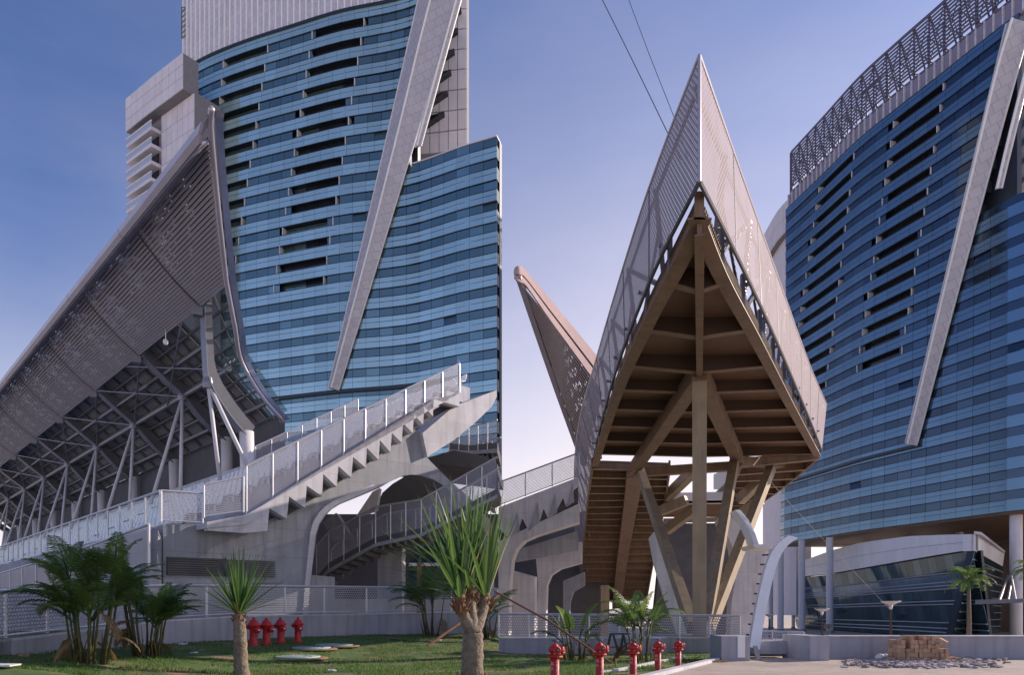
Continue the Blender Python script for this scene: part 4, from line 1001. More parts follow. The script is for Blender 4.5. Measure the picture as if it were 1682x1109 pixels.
for bot, top, n_, sg in ((rb, rt_, 8, 1), (lb, lt, 14, -1)):
    B_ = rs(bot, n_*4); T_ = rs(top, n_*4)
    for i in range(n_):
        bb = B_[i*4:i*4+5]; tt = T_[i*4:i*4+5]
        m_ = MB()
        for j in range(4):
            m_.quad(bb[j], bb[j+1], tt[j+1], tt[j])
        me = m_.mesh('skin_panel', M['perf_skin'])
        uvl = me.uv_layers.new(name='m'); acc = 0
        for j in range(4):
            d_ = (bb[j+1]-bb[j]).length; h0 = (tt[j]-bb[j]).length; h1 = (tt[j+1]-bb[j+1]).length
            for li, uv in zip(me.polygons[j].loop_indices, ((acc, 0), (acc+d_, 0), (acc+d_, h1), (acc, h0))): uvl.data[li].uv = uv
            acc += d_
        put('skin_panel', me, SP)
        inn = V(-sg*.45, .25, 0)
        if i > 0:
            MB().tube([bb[0], tt[0]], .018, 4).build('panel_seam', M['dark_steel'], SP)
            MB().beam(bb[0]+inn, tt[0]+inn*.4, .12, .12).build('frame_post', M['grey_steel'], SP)
        if i == 0: continue
        MB().beam(bb[0]+inn, tt[4]+inn*.4, .10, .12).build('frame_brace', M['grey_steel'], SP)
        MB().beam(bb[4]+inn, lerp(bb[0], tt[0], .55)+inn*.6, .07, .08).build('frame_brace', M['grey_steel'], SP)
    MB().tube(B_, .05, 6).build('bottom_trim', M['dark_steel'], SP)
    MB().tube(T_, .035, 6).build('top_trim', M['roll'], SP)
    MB().tube([p+V(-sg*.25, .15, 0) for p in T_[1:]], .05, 5).build('frame_rail', M['grey_steel'], SP)
MB().tube([P(1149, 298, 14.15), P(1149, 90, 14.35)], .035, 6).build('prow_edge', M['roll'], SP)
# deck: edges in plan
er = [(1149, 338, 14.75), (1190, 440, 17.4), (1245, 545, 21.4), (1300, 655, 28.2), (1345, 742, 37.7)]
el = [(1149, 338, 14.75), (1105, 430, 17.05), (1060, 520, 20.25), (1010, 640, 27.0), (975, 760, 40.5)]
ER = rs(er, 40); EL = rs(el, 40)
def edge_at(L, y):
    for a, b in zip(L, L[1:]):
        if a.y <= y <= b.y: return lerp(a, b, (y-a.y)/(b.y-a.y))
    return L[-1].copy() if y > L[-1].y else L[0].copy()
XC = 308/FPX
ys = [15.0, 17.7, 20.7, 23.8, 26.4, 29.0, 31.7, 34.5, 37.4]
for y0, y1 in zip(ys, ys[1:]):
    for L_, nm in ((EL, 1), (ER, 2)):
        a_, b_ = edge_at(L_, y0), edge_at(L_, y1)
        c0, c1_ = V(XC*y0, y0, 9.75), V(XC*y1, y1, 9.75)
        MB().slab([V(a_.x, a_.y, 9.80), V(b_.x, b_.y, 9.80)], [c0, c1_], V(0, 0, .12)).build('soffit_plate', M['brown_plate'], SP)
for y in ys[1:]:
    for L_ in (EL, ER):
        e_ = edge_at(L_, y); c = V(XC*y, y, 9.22 if y < 24.5 else 9.32)
        k_ = MB(); k_.slab([V(e_.x, e_.y, 9.45), V(c.x, c.y, c.z)], [V(e_.x, e_.y, 9.8), V(c.x, c.y, 9.76)], V(0, .16, 0)); k_.build('rib', M['brown_dark'], SP)
        MB().beam(V(e_.x, e_.y+.08, 9.43), V(c.x, c.y+.08, c.z-.02), .26, .03).build('rib_flange', M['brown_steel'], SP)
MB().beam(V(XC*14.9, 14.9, 9.45), V(XC*24.2, 24.2, 9.45), .10, .62).build('keel', M['brown_steel'], SP)
MB().beam(V(XC*14.9, 14.9, 9.13), V(XC*24.2, 24.2, 9.13), .2, .03).build('keel_flange', M['brown_steel'], SP)
for L_, sg in ((EL, -1), (ER, 1)):
    MB().slab([p+V(0, 0, -.22) for p in L_], [p+V(0, 0, .30) for p in L_], V(-sg*.10, .02, 0)).build('edge_beam', M['brown_steel'], SP)
    MB().slab([p+V(-sg*.25, 0, -.24) for p in L_], [p+V(sg*.12, 0, -.24) for p in L_], V(0, 0, -.035)).build('edge_flange', M['brown_steel'], SP)
    if False: MB().slab([p+V(sg*.16, 0, .18) for p in L_[2:]], [p+V(sg*.16, 0, .38) for p in L_[2:]], V(-sg*.06, .02, 0)).build('gutter', M['grey_steel'], SP)
    for i in range(4, 40, 4):
        p = L_[i]; MB().beam(p+V(0, 0, -.2), p+V(0, 0, .75), .10, .14).build('bracket', M['grey_steel'], SP)
        MB().beam(p+V(0, 0, .45), p+V(sg*.26, -.05, .5), .06, .08).build('bracket_arm', M['grey_steel'], SP)
    if False: MB().tube([p+V(sg*.30, -.05, .5) for p in L_[2:]], .03, 5).build('edge_rail', M['dark_steel'], SP)
# raking beams under the deck, cross tie
def bx_(nm, a, b, w_, h_, m=M['leg_paint']): return MB().beam(P(*a), P(*b), w_, h_).build(nm, m, SP)
bx_('raking_beam', (1149, 612, 24.1), (1040, 773, 39.4), .50, .55, M['brown_steel'])
bx_('raking_beam', (1149, 612, 24.1), (1212, 753, 36.6), .50, .55, M['brown_steel'])
bx_('cross_beam', (1042, 777, 39.2), (1210, 766, 37.6), .5, .45, M['brown_steel'])
bx_('cross_beam', (1212, 758, 36.6), (1282, 762, 39.5), .5, .45, M['brown_steel'])
# V shaped legs
bx_('leg', (1051, 773, 38.6), (1138, 1032, 26.2), .36, .50)
bx_('leg', (1149, 612, 24.3), (1149, 1050, 25.6), .47, .47)
bx_('leg', (1207, 755, 36.5), (1157, 1040, 26.3), .40, .52)
bx_('leg', (1268, 766, 39.0), (1163, 1034, 26.8), .38, .52)
MB().prism([P(1090, 1084, 24.6), P(1184, 1084, 24.6), P(1184, 1049, 24.6), P(1090, 1049, 24.6)], V(0, 3, 0)).build('plinth', M['concrete'], SP)
MB().prism([P(1156, 1049, 25.3), P(1182, 1049, 25.3), P(1163, 1020, 25.8)], V(0, .5, 0)).build('gusset', M['concrete_light'], SP)
# descending ramp on the left and branch on the right
def ramp(outer, inner, nr, name_m):
    A = rs(outer, nr); B_ = rs(inner, nr)
    for i in range(nr):
        MB().slab([A[i], A[i+1]], [B_[i], B_[i+1]], V(0, 0, .12)).build('ramp_plate', M['brown_plate'], SP)
        MB().slab([A[i]+V(0, 0, -.34), B_[i]+V(0, 0, -.34)], [A[i]+V(0, 0, -.005), B_[i]+V(0, 0, -.005)], V(0, .14, 0)).build('rib', M['brown_steel'], SP)
        MB().beam(A[i]+V(0, .07, -.35), B_[i]+V(0, .07, -.35), .3, .03).build('rib_flange', M['leg_paint'], SP)
    for L_, sg in ((A, -1), (B_, 1)): MB().slab([p+V(0, 0, -.35) for p in L_], [p+V(0, 0, .25) for p in L_], V(sg*.12, 0, 0)).build('edge_beam', M['brown_steel'], SP)
    return A, B_
A, B_ = ramp([(975, 760, 40.5), (966, 825, 49.5), (962, 868, 57), (957, 925, 65), (955, 988, 76)], [(1098, 764, 40.5), (1090, 826, 50), (1080, 876, 58), (1070, 930, 66), (1060, 988, 76)], 20, None)
for i in range(4, 20, 1):
    pass
mid = [lerp(a, b, .55)+V(0, 0, -.55) for a, b in zip(A, B_)]
for i in range(0, 20, 4): MB().beam(mid[i], mid[i+4], .9, .5).build('ramp_girder', M['brown_steel'], SP)
MB().prism([P(987, 1060, 60), P(1001, 1060, 60), P(1001, 962, 60), P(987, 962, 60)], V(0, .8, 0)).build('pier', M['leg_paint'], SP)
ramp([(1345, 744, 38), (1295, 788, 46), (1245, 823, 55), (1190, 848, 64)], [(1215, 757, 37.5), (1200, 790, 45.5), (1165, 823, 55), (1128, 848, 64)], 9, None)
# secondary bridge and beams seen between the legs
SB = thing('link_bridge', 'pale link bridge with perforated parapet seen between the V shaped legs', 'footbridge', P(1150, 830, 50))
MB().prism([P(1092, 828, 47), P(1200, 826, 47), P(1200, 808, 47), P(1100, 810, 47)], V(0, .6, 0)).build('girder', M['white_steel'], SB)
MB().slab([P(1092, 828, 47), P(1200, 826, 47)], [P(1070, 850, 58), P(1190, 850, 58)], V(0, 0, .15)).build('deck', M['brown_plate'], SB)
for a_, b_ in (((1096, 816, 46.5), (1140, 773, 44)), ((1085, 840, 47), (1128, 822, 46)), ((1180, 870, 50), (1250, 822, 48)), ((1094, 872, 50), (1140, 838, 48)), ((1215, 822, 46), (1258, 780, 44))):
    MB().beam(P(*a_), P(*b_), .5, .6).build('brace', M['leg_paint'], SB)
MB().prism([P(1196, 806, 48), P(1172, 804, 60), P(1172, 780, 60), P(1196, 768, 48)], V(.1, .1, 0)).build('parapet', M['perf_rail'], SB)
for v in (840, 856, 870): MB().beam(P(1090, v, 55+v/30), P(1225, v-3, 55+v/30), .5, .5).build('joist', M['brown_steel'], SB)
# concrete legs and shell behind
cl = [(1066, 884), (1074, 874), (1082, 878), (1104, 935), (1124, 985), (1141, 1036), (1140, 1050), (1130, 1060), (1116, 1058), (1108, 1030), (1090, 980), (1074, 925)]
tag(MB().prism([P(u, v, 34) for u, v in cl], V(.1, .7, 0)).build('concrete_strut', M['concrete_light']), 'pale raking concrete leg with curled foot left of the V shaped legs', 'strut')
cl3 = [(1180, 850), (1205, 850), (1232, 878), (1256, 905), (1252, 960), (1240, 1076), (1198, 1076), (1202, 990), (1210, 940), (1202, 895), (1190, 870)]
tag(MB().prism([P(u, v, 45) for u, v in cl3], V(.6, 3, 0)).build('concrete_shell', M['concrete_light']), 'pale curved concrete wall behind the far right leg of the footbridge', 'wall')
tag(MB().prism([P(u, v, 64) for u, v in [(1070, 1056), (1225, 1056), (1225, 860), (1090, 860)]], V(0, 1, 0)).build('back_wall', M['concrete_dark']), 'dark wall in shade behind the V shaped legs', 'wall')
# white curved strut with its gutter bracket, leaning ladder stair
WS = thing('curved_strut', 'white curved steel strut rising from the low wall like a tusk', 'strut', P(1240, 1085, 21.5))
cs = spline([P(1304, 882, 23.5), P(1284, 897, 23.3), (P(1269, 925, 23)), P(1257, 970, 22.5), P(1246, 1025, 22), P(1240, 1066, 21.6)], 6)
MB().slab([p+V(-.15, 0, .04) for p in cs], [p+V(.15, 0, -.04) for p in cs], V(.08, .45, 0)).build('blade', M['white_paint'], WS)
MB().prism([P(1236, 895, 25), P(1242, 901, 25), P(1276, 901, 25), P(1282, 894, 25)], V(0, 1.4, 0)).build('gutter', M['white_steel'], WS)
MB().slab([P(1207, 838, 27), P(1222, 856, 26.5), P(1234, 880, 25.5), P(1240, 900, 25)], [P(1216, 838, 27), P(1230, 855, 26.5), P(1241, 878, 25.5), P(1247, 896, 25)], V(.1, 1.0, 0)).build('rim', M['white_paint'], WS)
for i in range(9):
    f = i/8; a_ = lerp(P(1266, 912, 24.0), P(1240, 1045, 22.6), f); MB().beam(a_, a_+V(-.10, .4, .02), .12, .05).build('rung', M['brown_dark'], WS)
MB().beam(P(1240, 1064, 21.5), P(1248, 1092, 20.6), .12, .1).build('foot', M['grey_steel'], WS)

# ================================================================ STAND ON THE RIGHT HALF (left of the footbridge)
SR = thing('concrete_stand', 'concrete stand flank with dark pyramid coffers and rounded arches left of the footbridge', 'grandstand', P(880, 1010, 46))
dS = 46
def Q(u, v, o=0): return P(u, v, dS+o)
MB().prism([Q(819, 834), Q(950, 784), Q(950, 800), Q(940, 806), Q(930, 833), Q(925, 818), Q(915, 838), Q(900, 852), Q(893, 836), Q(885, 862), Q(868, 872), Q(858, 852), Q(848, 880), Q(835, 884), Q(819, 868)], V(0, .4, 0)).build('fascia', M['concrete_light'], SR)
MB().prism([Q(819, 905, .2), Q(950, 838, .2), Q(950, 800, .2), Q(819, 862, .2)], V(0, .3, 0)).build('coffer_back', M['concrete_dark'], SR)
for (a, b, c, d_, e) in ((836, 884, 850, 845, 868), (869, 872, 883, 826, 852), (901, 852, 912, 812, 838), (931, 833, 940, 795, 820)):
    MB().prism([Q(a, b, -.1), Q(c+3, e+4, -.1), Q(c, d_, -.1)], V(.2, 1.2, 0)).build('coffer_rib', M['concrete'], SR)
arch = [(819, 890), (950, 828), (950, 858), (905, 872), (880, 880), (862, 888), (848, 902), (841, 920), (837, 960), (834, 1080), (819, 1080)]
MB().prism([Q(u, v, .05) for u, v in arch], V(.2, 1.3, 0)).build('arch_frame', M['concrete_light'], SR)
arch2 = [(880, 915), (955, 890), (955, 925), (920, 935), (905, 945), (898, 962), (895, 1065), (880, 1065), (884, 960)]
MB().prism([P(u, v, 54) for u, v in arch2], V(.2, 1.3, 0)).build('arch_frame', M['concrete_light'], SR)
arch3 = [(925, 955), (960, 940), (960, 962), (942, 972), (936, 990), (935, 1058), (925, 1058)]
MB().prism([P(u, v, 62) for u, v in arch3], V(.2, 1.3, 0)).build('arch_frame', M['concrete'], SR)
MB().prism([P(834, 1072, 50), P(878, 1072, 50), P(878, 948, 50), P(842, 938, 50)], V(.2, .4, 0)).build('side_wall', M['concrete_light'], SR)
MB().prism([P(840, 925, 49.5), P(950, 905, 49.5), P(950, 872, 49.5), P(845, 905, 49.5)], V(0, .5, 0)).build('beam', M['concrete'], SR)
for i in range(0):
    MB().beam(P(848+i*20, 935-i*5, 50), P(870+i*20, 950-i*4, 62), .35, .4).build('joist', M['concrete_light'], SR)
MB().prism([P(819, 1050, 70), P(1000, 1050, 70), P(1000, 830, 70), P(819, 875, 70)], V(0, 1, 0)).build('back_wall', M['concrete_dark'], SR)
railing('stand_railing', 'perforated railing along the top of the concrete stand flank left of the footbridge', [Q(819, 793, .1), Q(951, 744, .1)], [Q(819, 832, .1), Q(951, 783, .1)], 3, M['perf_rail'], .045, .05)

# ---------------------------------------------------------------- distant canopy tip
CT = thing('distant_canopy', 'farther leaf shaped canopy tip with pink rim rising behind the footbridge', 'canopy', P(930, 900, 62))
def ct(u, v, d): return P(u, v, d)
o1 = spline([ct(843.5, 447, 50), ct(846, 439, 50), ct(853, 437, 50), ct(863, 443, 51), ct(900, 487, 54), ct(940, 535, 58), ct(985, 590, 62)], 5)
i1 = spline([ct(845, 455, 50), ct(849, 460, 50), ct(856, 464, 50.3), ct(866, 471, 51), ct(900, 520, 54), ct(940, 575, 58), ct(985, 637, 62)], 5)
k = len(o1)
half = [lerp(a, b, .52) for a, b in zip(o1, i1)]; h2 = [lerp(a, b, .64) for a, b in zip(o1, i1)]
pink = mat('pink_rim', (.40, .31, .32), .8, 0, var=.08, spec=.1)
MB().slab(o1, half, V(.1, .8, .1)).build('rim', pink, CT)
MB().slab(h2, i1, V(.1, .6, 0)).build('rim', pink, CT)
MB().slab([p+V(.02, .3, 0) for p in half], [p+V(.02, .3, 0) for p in h2], V(0, .3, 0)).build('rim_slot', M['dark_steel'], CT)
eL = spline([ct(845, 452, 50), ct(880, 555, 56), ct(915, 655, 62), ct(955, 765, 70)], 6); eR = spline([ct(850, 461, 50.3), ct(900, 520, 54), ct(940, 575, 58), ct(990, 644, 62)], 6)
MB().slab(eL, [p+V(.42, 0, -.1) for p in eL], V(.1, .3, .2)).build('edge_trim', M['roll'], CT)
sb = MB()
for a, b, c, d_ in zip(eL, eL[1:], eR, eR[1:]): sb.quad(a+V(.4, .3, 0), b+V(.4, .3, 0), d_+V(0, .3, 0), c+V(0, .3, 0))
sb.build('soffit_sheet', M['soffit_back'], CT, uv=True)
for k in range(22):
    f = (k+1)/23
    st_ = 1
    MB().tube([lerp(a+V(.42, 0, 0), b, f) for a, b in zip(eL[1:], eR[1:])][max(0, 8-k*3 if k < 3 else 0):], .055, 4).build('slat', M['slat'], CT)

# ---------------------------------------------------------------- overhead cables
for i, (pts, rad) in enumerate(([((975, -30, 40), (1042, 105, 36.5), (1118, 262, 33)), .022], [((1022, -30, 42), (1065, 85, 38), (1112, 205, 35), (1130, 262, 33)), .017])):
    q = spline([P(*a) for a in pts], 6)
    tag(MB().tube(q, rad, 5).build('overhead_cable', M['cable']), ['thicker left one of two black cables running up from the footbridge prow', 'thinner right one of two black cables running up from the footbridge prow'][i], 'cable', 'overhead cables')
tag(MB().tube(spline([P(1180, 690, 36), P(1300, 830, 45), P(1462, 1002, 62)], 6), .013, 4).build('guy_wire', M['rail_steel']), 'thin pale guy wire stretched from the footbridge down to the lamp post', 'wire')

# ---------------------------------------------------------------- plaza walls on the right
PW = thing('parapet_block', 'pale square wall block at the foot of the curved white strut', 'wall', P(1212, 1092, 20.6))
MB().prism([P(1185, 1094, 20.6), P(1232, 1094, 20.6), P(1232, 1046, 20.6), P(1185, 1046, 20.6)], V(0, 1.2, 0)).build('wall_block', M['wall_paint'], PW)
MB().prism([P(1212, 1081, 20.55), P(1224, 1081, 20.55), P(1224, 1046, 20.55), P(1212, 1046, 20.55)], V(0, .05, 0)).build('pale_panel', M['white_paint'], PW)
UW = thing('underpass_bridge', 'small concrete bridge beam over the dark underpass beside the curved strut', 'bridge', P(1285, 1085, 22))
MB().prism([P(1240, 1075, 22), P(1322, 1075, 22), P(1322, 1054, 22), P(1240, 1054, 22)], V(0, 1.6, 0)).build('beam', M['wall_paint'], UW)
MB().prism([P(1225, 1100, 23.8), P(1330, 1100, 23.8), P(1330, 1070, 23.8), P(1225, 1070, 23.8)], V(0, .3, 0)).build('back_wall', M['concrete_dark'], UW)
railing('underpass_railing', 'white mesh railing on the little bridge over the underpass', [P(1243, 1037, 22.6), P(1321, 1039, 22.6)], [P(1243, 1053, 22.6), P(1321, 1055, 22.6)], 3, M['perf_rail'], .02, .02)
PB = thing('parapet_block', 'pale wall block between the underpass and the long plaza wall', 'wall', P(1345, 1090, 20.8))
MB().prism([P(1331, 1094, 20.7), P(1362, 1094, 20.7), P(1362, 1045.5, 20.7), P(1331, 1045.5, 20.7)], V(-.2, 1.6, 0)).build('wall_block', M['wall_paint'], PB)
MB().prism([P(1322, 1093, 21.5), P(1332, 1094, 21.1), P(1332, 1046, 21.1), P(1322, 1046, 21.5)], V(0, 1.2, 0)).build('wall_end', M['concrete'], PB)
LP = thing('plaza_wall', 'long low pale wall behind the brick stack on the plaza', 'wall', P(1520, 1085, 21.5))
for i in range(6):
    u0, u1 = 1363+i*62, 1363+(i+1)*62
    MB().prism([P(u0, 1092, 21.6), P(u1, 1092, 21.6), P(u1, 1047, 21.6), P(u0, 1047, 21.6)], V(0, .3, 0)).build('wall_block', M['wall_paint'], LP)
MB().prism([P(1363, 1047, 21.55), P(1735, 1047, 21.55), P(1735, 1045, 21.55), P(1363, 1045, 21.55)], V(0, .4, 0)).build('coping', M['concrete_light'], LP)

# ================================================================ HYDRANTS
def copy_tree(o, loc, parent=None):
    c = o.copy(); col.objects.link(c); c.parent = parent
    if parent is None: c.location = loc
    for ch in list(o.children): copy_tree(ch, None, c)
    return c
def sm(mb): mb.smooth = True; return mb
RX = lambda a, b=0: Matrix.Rotation(b, 4, 'Z') @ Matrix.Rotation(R(90), 4, 'X')
def nozzle_mat(az): return Matrix.Rotation(az, 4, 'Z') @ Matrix.Rotation(R(90), 4, 'Y')
def hydrant(label):
    T = thing('fire_hydrant', label, 'hydrant', (0, 0, 0), 'red fire hydrants by the curved low wall')
    sm(MB().lathe([(.16, 0), (.16, .05), (.125, .06), (.115, .10), (.11, .50), (.115, .52)], 20)).build('barrel', M['red'], T)
    sm(MB().lathe([(.135, .50), (.15, .53), (.15, .60), (.19, .62), (.195, .66), (.15, .70), (.12, .77), (.06, .81), (.05, .82)], 20)).build('bonnet', M['red'], T)
    sm(MB().lathe([(.045, .81), (.045, .87), (.02, .885)], 6)).build('operating_nut', M['red_dull'], T)
    for az, r_, z_, ln in ((R(180), .065, .60, .20), (R(-38), .085, .50, .24)):
        n_ = sm(MB().lathe([(r_*.8, 0), (r_*.8, ln*.7), (r_*1.15, ln*.72), (r_*1.15, ln), (r_*.6, ln+.02), (r_*.3, ln+.05)], 14, (0, 0, z_), nozzle_mat(az))).build('nozzle', M['red'], T)
        d_ = V(math.cos(az), math.sin(az), 0)
        sm(MB().lathe([(r_*.35, ln+.02), (r_*.35, ln+.07)], 5, (0, 0, z_), nozzle_mat(az))).build('cap_nut', M['white_letter'] if r_ > .07 else M['red_dull'], n_)
    ch = [V(.17, -.12, .44), V(.19, -.10, .36), V(.16, -.06, .30), V(.12, -.02, .36)]
    MB().tube(spline(ch, 4), .008, 4).build('chain', M['red_dull'], T)
    for i in range(8):
        a = i*math.pi/4; sm(MB().lathe([(.014, .05), (.014, .075)], 6, (.14*math.cos(a), .14*math.sin(a), 0))).build('bolt', M['red_dull'], T)
    return T
hl = ['red fire hydrant by the wall, nearest the trunk of the small dracaena', 'red fire hydrant by the wall, second from the dracaena trunk', 'red fire hydrant by the wall, third from the dracaena trunk', 'red fire hydrant standing apart at the right end of the row of four']
proto = hydrant(hl[0])
for i, (u, v) in enumerate(((416, 1061), (437.5, 1059.5), (461.5, 1057), (489, 1056))):
    p = G(u, v); p.z -= .02
    o = proto if i == 0 else copy_tree(proto, p)
    o.location = p; o['label'] = hl[i]; o.rotation_euler = ([.01, -.02, .015, -.01][i], [.02, 0, -.025, .01][i], [0, .22, -.15, -.3][i]); o.scale = [1.04, 1.03, 1.0, .98][i], [1.04, 1.03, 1.0, .98][i], [1.02, 1.0, .99, .99][i]

def text_mesh(txt, size, m, rad, az, ztop, pitch):          # characters stacked downwards, wrapped on a cylinder
    out = MB()
    for k, chx in enumerate(txt):
        cu = bpy.data.curves.new('lettering', 'FONT'); cu.body = chx; cu.size = size; cu.align_x = 'CENTER'; cu.resolution_u = 2
        to = bpy.data.objects.new('lettering', cu); col.objects.link(to)
        dg = bpy.context.evaluated_depsgraph_get(); me = to.evaluated_get(dg).to_mesh()
        vs_ = []
        for v_ in me.vertices:
            a = az+v_.co.x/rad; vs_.append(V(rad*math.cos(a), rad*math.sin(a), ztop-k*pitch+v_.co.y-size*.8))
        out.add(vs_, [tuple(p.vertices) for p in me.polygons])
        to.to_mesh_clear() if False else None
        bpy.data.objects.remove(to); bpy.data.curves.remove(cu)
    return out
def connector(label):
    T = thing('pump_connector', label, 'hydrant', (0, 0, 0), 'red pump connectors on the lawn edge')
    sm(MB().lathe([(.15, 0), (.15, .03), (.095, .035), (.09, .06), (.09, .56)], 20)).build('pillar', M['red'], T)
    sm(MB().lathe([(.10, .545), (.165, .55), (.165, .575), (.15, .58), (.15, .60), (.17, .605), (.17, .62), (.11, .63)], 20)).build('flange', M['red_dull'], T)
    sm(MB().lathe([(.09, .62), (.11, .64), (.135, .69), (.135, .73), (.105, .775), (.065, .79), (.07, .80), (.05, .82), (.02, .835)], 20)).build('head', M['red'], T)
    sm(MB().lathe([(.012, .82), (.012, .875), (.075, .88), (.08, .89), (.075, .90), (.01, .905)], 12)).build('hand_wheel', M['dark_steel'], T)
    for az in (R(-72), R(-18)):
        n_ = sm(MB().lathe([(.05, .06), (.05, .13), (.075, .14), (.08, .19), (.06, .205), (.045, .19), (.03, .17)], 16, (0, 0, .70), nozzle_mat(az))).build('inlet', M['red'], T)
        sm(MB().lathe([(.042, .196), (.042, .201)], 14, (0, 0, .70), nozzle_mat(az))).build('inlet_core', M['dark_steel'], n_)
    for i in range(8):
        a = i*math.pi/4; sm(MB().lathe([(.013, .62), (.013, .645)], 6, (.145*math.cos(a), .145*math.sin(a), 0))).build('bolt', M['white_letter'], T)
    text_mesh('高区', .085, M['white_letter'], .0925, R(-128), .47, .105).build('lettering', M['white_letter'], T)
    text_mesh('水泵接合器', .085, M['white_letter'], .0925, R(-52), .53, .10).build('lettering', M['white_letter'], T)
    return T
cl_ = ['red pump connector with white lettering, leftmost and largest of the five', 'red pump connector with white lettering, second from the left and near the rusty pole foot', 'red pump connector with white lettering, middle one of the five', 'red pump connector with white lettering, fourth from the left', 'red pump connector with white lettering, rightmost and smallest near the plinth']
pc = connector(cl_[0])
for i, (u, d, vt) in enumerate(((911.5, 14.6, 1052), (985, 15.6, 1051), (1040, 16.6, 1051.5), (1080.5, 17.8, 1050), (1114, 18.7, 1049.5))):
    p = P(u, VH, d); p.z = -.03; o = pc if i == 0 else copy_tree(pc, p)
    s_ = (P(u, vt, d).z+.03)/.905
    o.location = p; o['label'] = cl_[i]; o.scale = (s_*.98, s_*.98, s_); o.rotation_euler.z = .05*(i-2)

# ---------------------------------------------------------------- manhole covers
for i, (u, v, r_) in enumerate(((489, 1082, .62), (511, 1067, .60), (549, 1062, .62))):
    p = G(u, v); p.z += .012
    T = thing('manhole_cover', ['pale green round manhole cover nearest the viewer on the lawn', 'pale green round manhole cover in the middle of the three', 'pale green round manhole cover farthest right near the wall'][i], 'manhole', p, 'manhole covers on the lawn')
    sm(MB().lathe([(r_, 0), (r_, .045), (r_-.03, .05)], 28, p)).build('cover', M['manhole'], T)
    sm(MB().lathe([(r_+.22, -.03), (r_+.20, .006), (r_+.02, .01)], 24, p)).build('bare_soil', M['soil'], T)
    for k in range(2): MB().box(p+V(.25+.15*k, -.1-.1*k, .055), .10, .05, .02).build('lift_slot', M['dark_steel'], T)
    for k in range(3): sm(MB().lathe([(r_*(.3+.22*k), .045), (r_*(.3+.22*k)+.015, .056), (r_*(.3+.22*k)+.03, .045)], 24, p)).build('raised_ring', M['manhole'], T)

# ================================================================ PLANTS
def frond(base, d, up, L, n, droop, wid, rg, leafw=.024):
    """pinnate leaf: curved midrib with two rows of drooping leaflets"""
    m_ = MB(); pts = []; p = Vector(base); dr = (d*math.cos(up)+Z*math.sin(up)).normalized(); st = L/10
    for i in range(11):
        pts.append(p.copy()); p = p+dr*st; dr = (dr+V(0, 0, -droop*(.4+i*.12)/10*2)).normalized()
    m_.tube(pts, [.016*(1-i/11)+.004 for i in range(11)], 4, caps=False)
    for i in range(n):
        f = .22+.78*i/n; k = min(9, int(f*10)); q = lerp(pts[k], pts[k+1], f*10-k); t = (pts[k+1]-pts[k]).normalized()
        sd_ = t.cross(Z).normalized() if abs(t.z) < .98 else V(1, 0, 0); nn_ = sd_.cross(t)
        ll = wid*math.sin(math.pi*min(1, .22+.7*f))*(rg.uniform(.85, 1.1))
        for sg in (-1, 1):
            dv = (sd_*sg*.80+t*.55+nn_*.25+V(0, 0, -.18)).normalized()
            mid_ = q+dv*ll*.5+V(rg.uniform(-.01, .01), 0, 0); tip = q+dv*ll+V(0, 0, -ll*.30*rg.uniform(.5, 1.4))
            wv = t*leafw*.5
            i0 = len(m_.v); m_.v += [tuple(q-wv*.5), tuple(q+wv*.5), tuple(mid_+wv), tuple(mid_-wv), tuple(tip)]
            m_.f += [(i0, i0+1, i0+2, i0+3), (i0+3, i0+2, i0+4)]
    return m_
def areca(label, base, h, spread, nf, seedn, lean=0, dark=.4, stems=9, n=34, cluster=.35, dry=.12):
    rg = random.Random(seedn)
    T = thing('areca_palm', label, 'palm', base, 'areca palms along the walls')
    for k in range(stems):
        a = rg.uniform(0, 6.28); r_ = cluster*rg.random()**.5; b = base+V(r_*math.cos(a), r_*math.sin(a)*.8, -.03)
        hh = h*rg.uniform(.28, .6); tp_ = b+V(math.cos(a)*hh*.16+lean*.1, math.sin(a)*hh*.14, hh)
        sm(MB().tube([b, lerp(b, tp_, .5)+V(rg.uniform(-.04, .04), 0, 0), tp_], [.035, .026, .018], 6)).build('stem', M['stem'], T)
        for q in range(max(2, nf//stems)):
            aa = a+rg.uniform(-1.5, 1.5); d = V(math.cos(aa), math.sin(aa), 0)
            up = rg.uniform(.6, 1.42); L = h*rg.uniform(.42, .62)*spread
            st = lerp(b, tp_, rg.uniform(.72, 1))
            x = rg.random(); m_ = M['frond_dry'] if x < dry else (M['frond_dark'] if x < dark+dry else M['frond'])
            if x < dry: up = rg.uniform(-.7, .3); st = lerp(b, tp_, rg.uniform(.35, .7)); L *= .7
            frond(st, d, up, L, n, rg.uniform(.5, 1.0), L*.30, rg).build('frond', m_, T)
    for k in range(10):                    # dry sheaths and litter at the foot
        a = rg.uniform(0, 6.28); b = base+V(cluster*.9*math.cos(a), cluster*.7*math.sin(a), 0)
        MB().tube([b, b+V(rg.uniform(-.2, .2), rg.uniform(-.1, .1), rg.uniform(.3, .8))], [.02, .006], 4).build('dry_stalk', M['frond_dry'], T)
    return T
areca('bushy areca palm clump with upright fronds in front of the ramp railing', G(147, 1090), 3.7, .60, 70, 11, dark=.5, stems=15, n=34)
areca('second areca palm clump with a frond reaching right towards the grille', G(243, 1078), 3.2, .62, 60, 12, dark=.35, stems=14, n=34)
areca('areca palm clump by the wall behind the large pandanus', G(708, 1044), 3.4, .9, 26, 13, dark=.6, stems=8, dry=.05)
areca('small areca palm half hidden right behind the pandanus trunk', G(798, 1048), 2.6, .8, 18, 17, dark=.6, stems=6, dry=.2)
areca('low areca palm crossed by the rusty pole on the right hand lawn', V(*P(945, 1072, 21.5).xy, 0), 1.75, 1.05, 20, 14, dark=.4, stems=7)
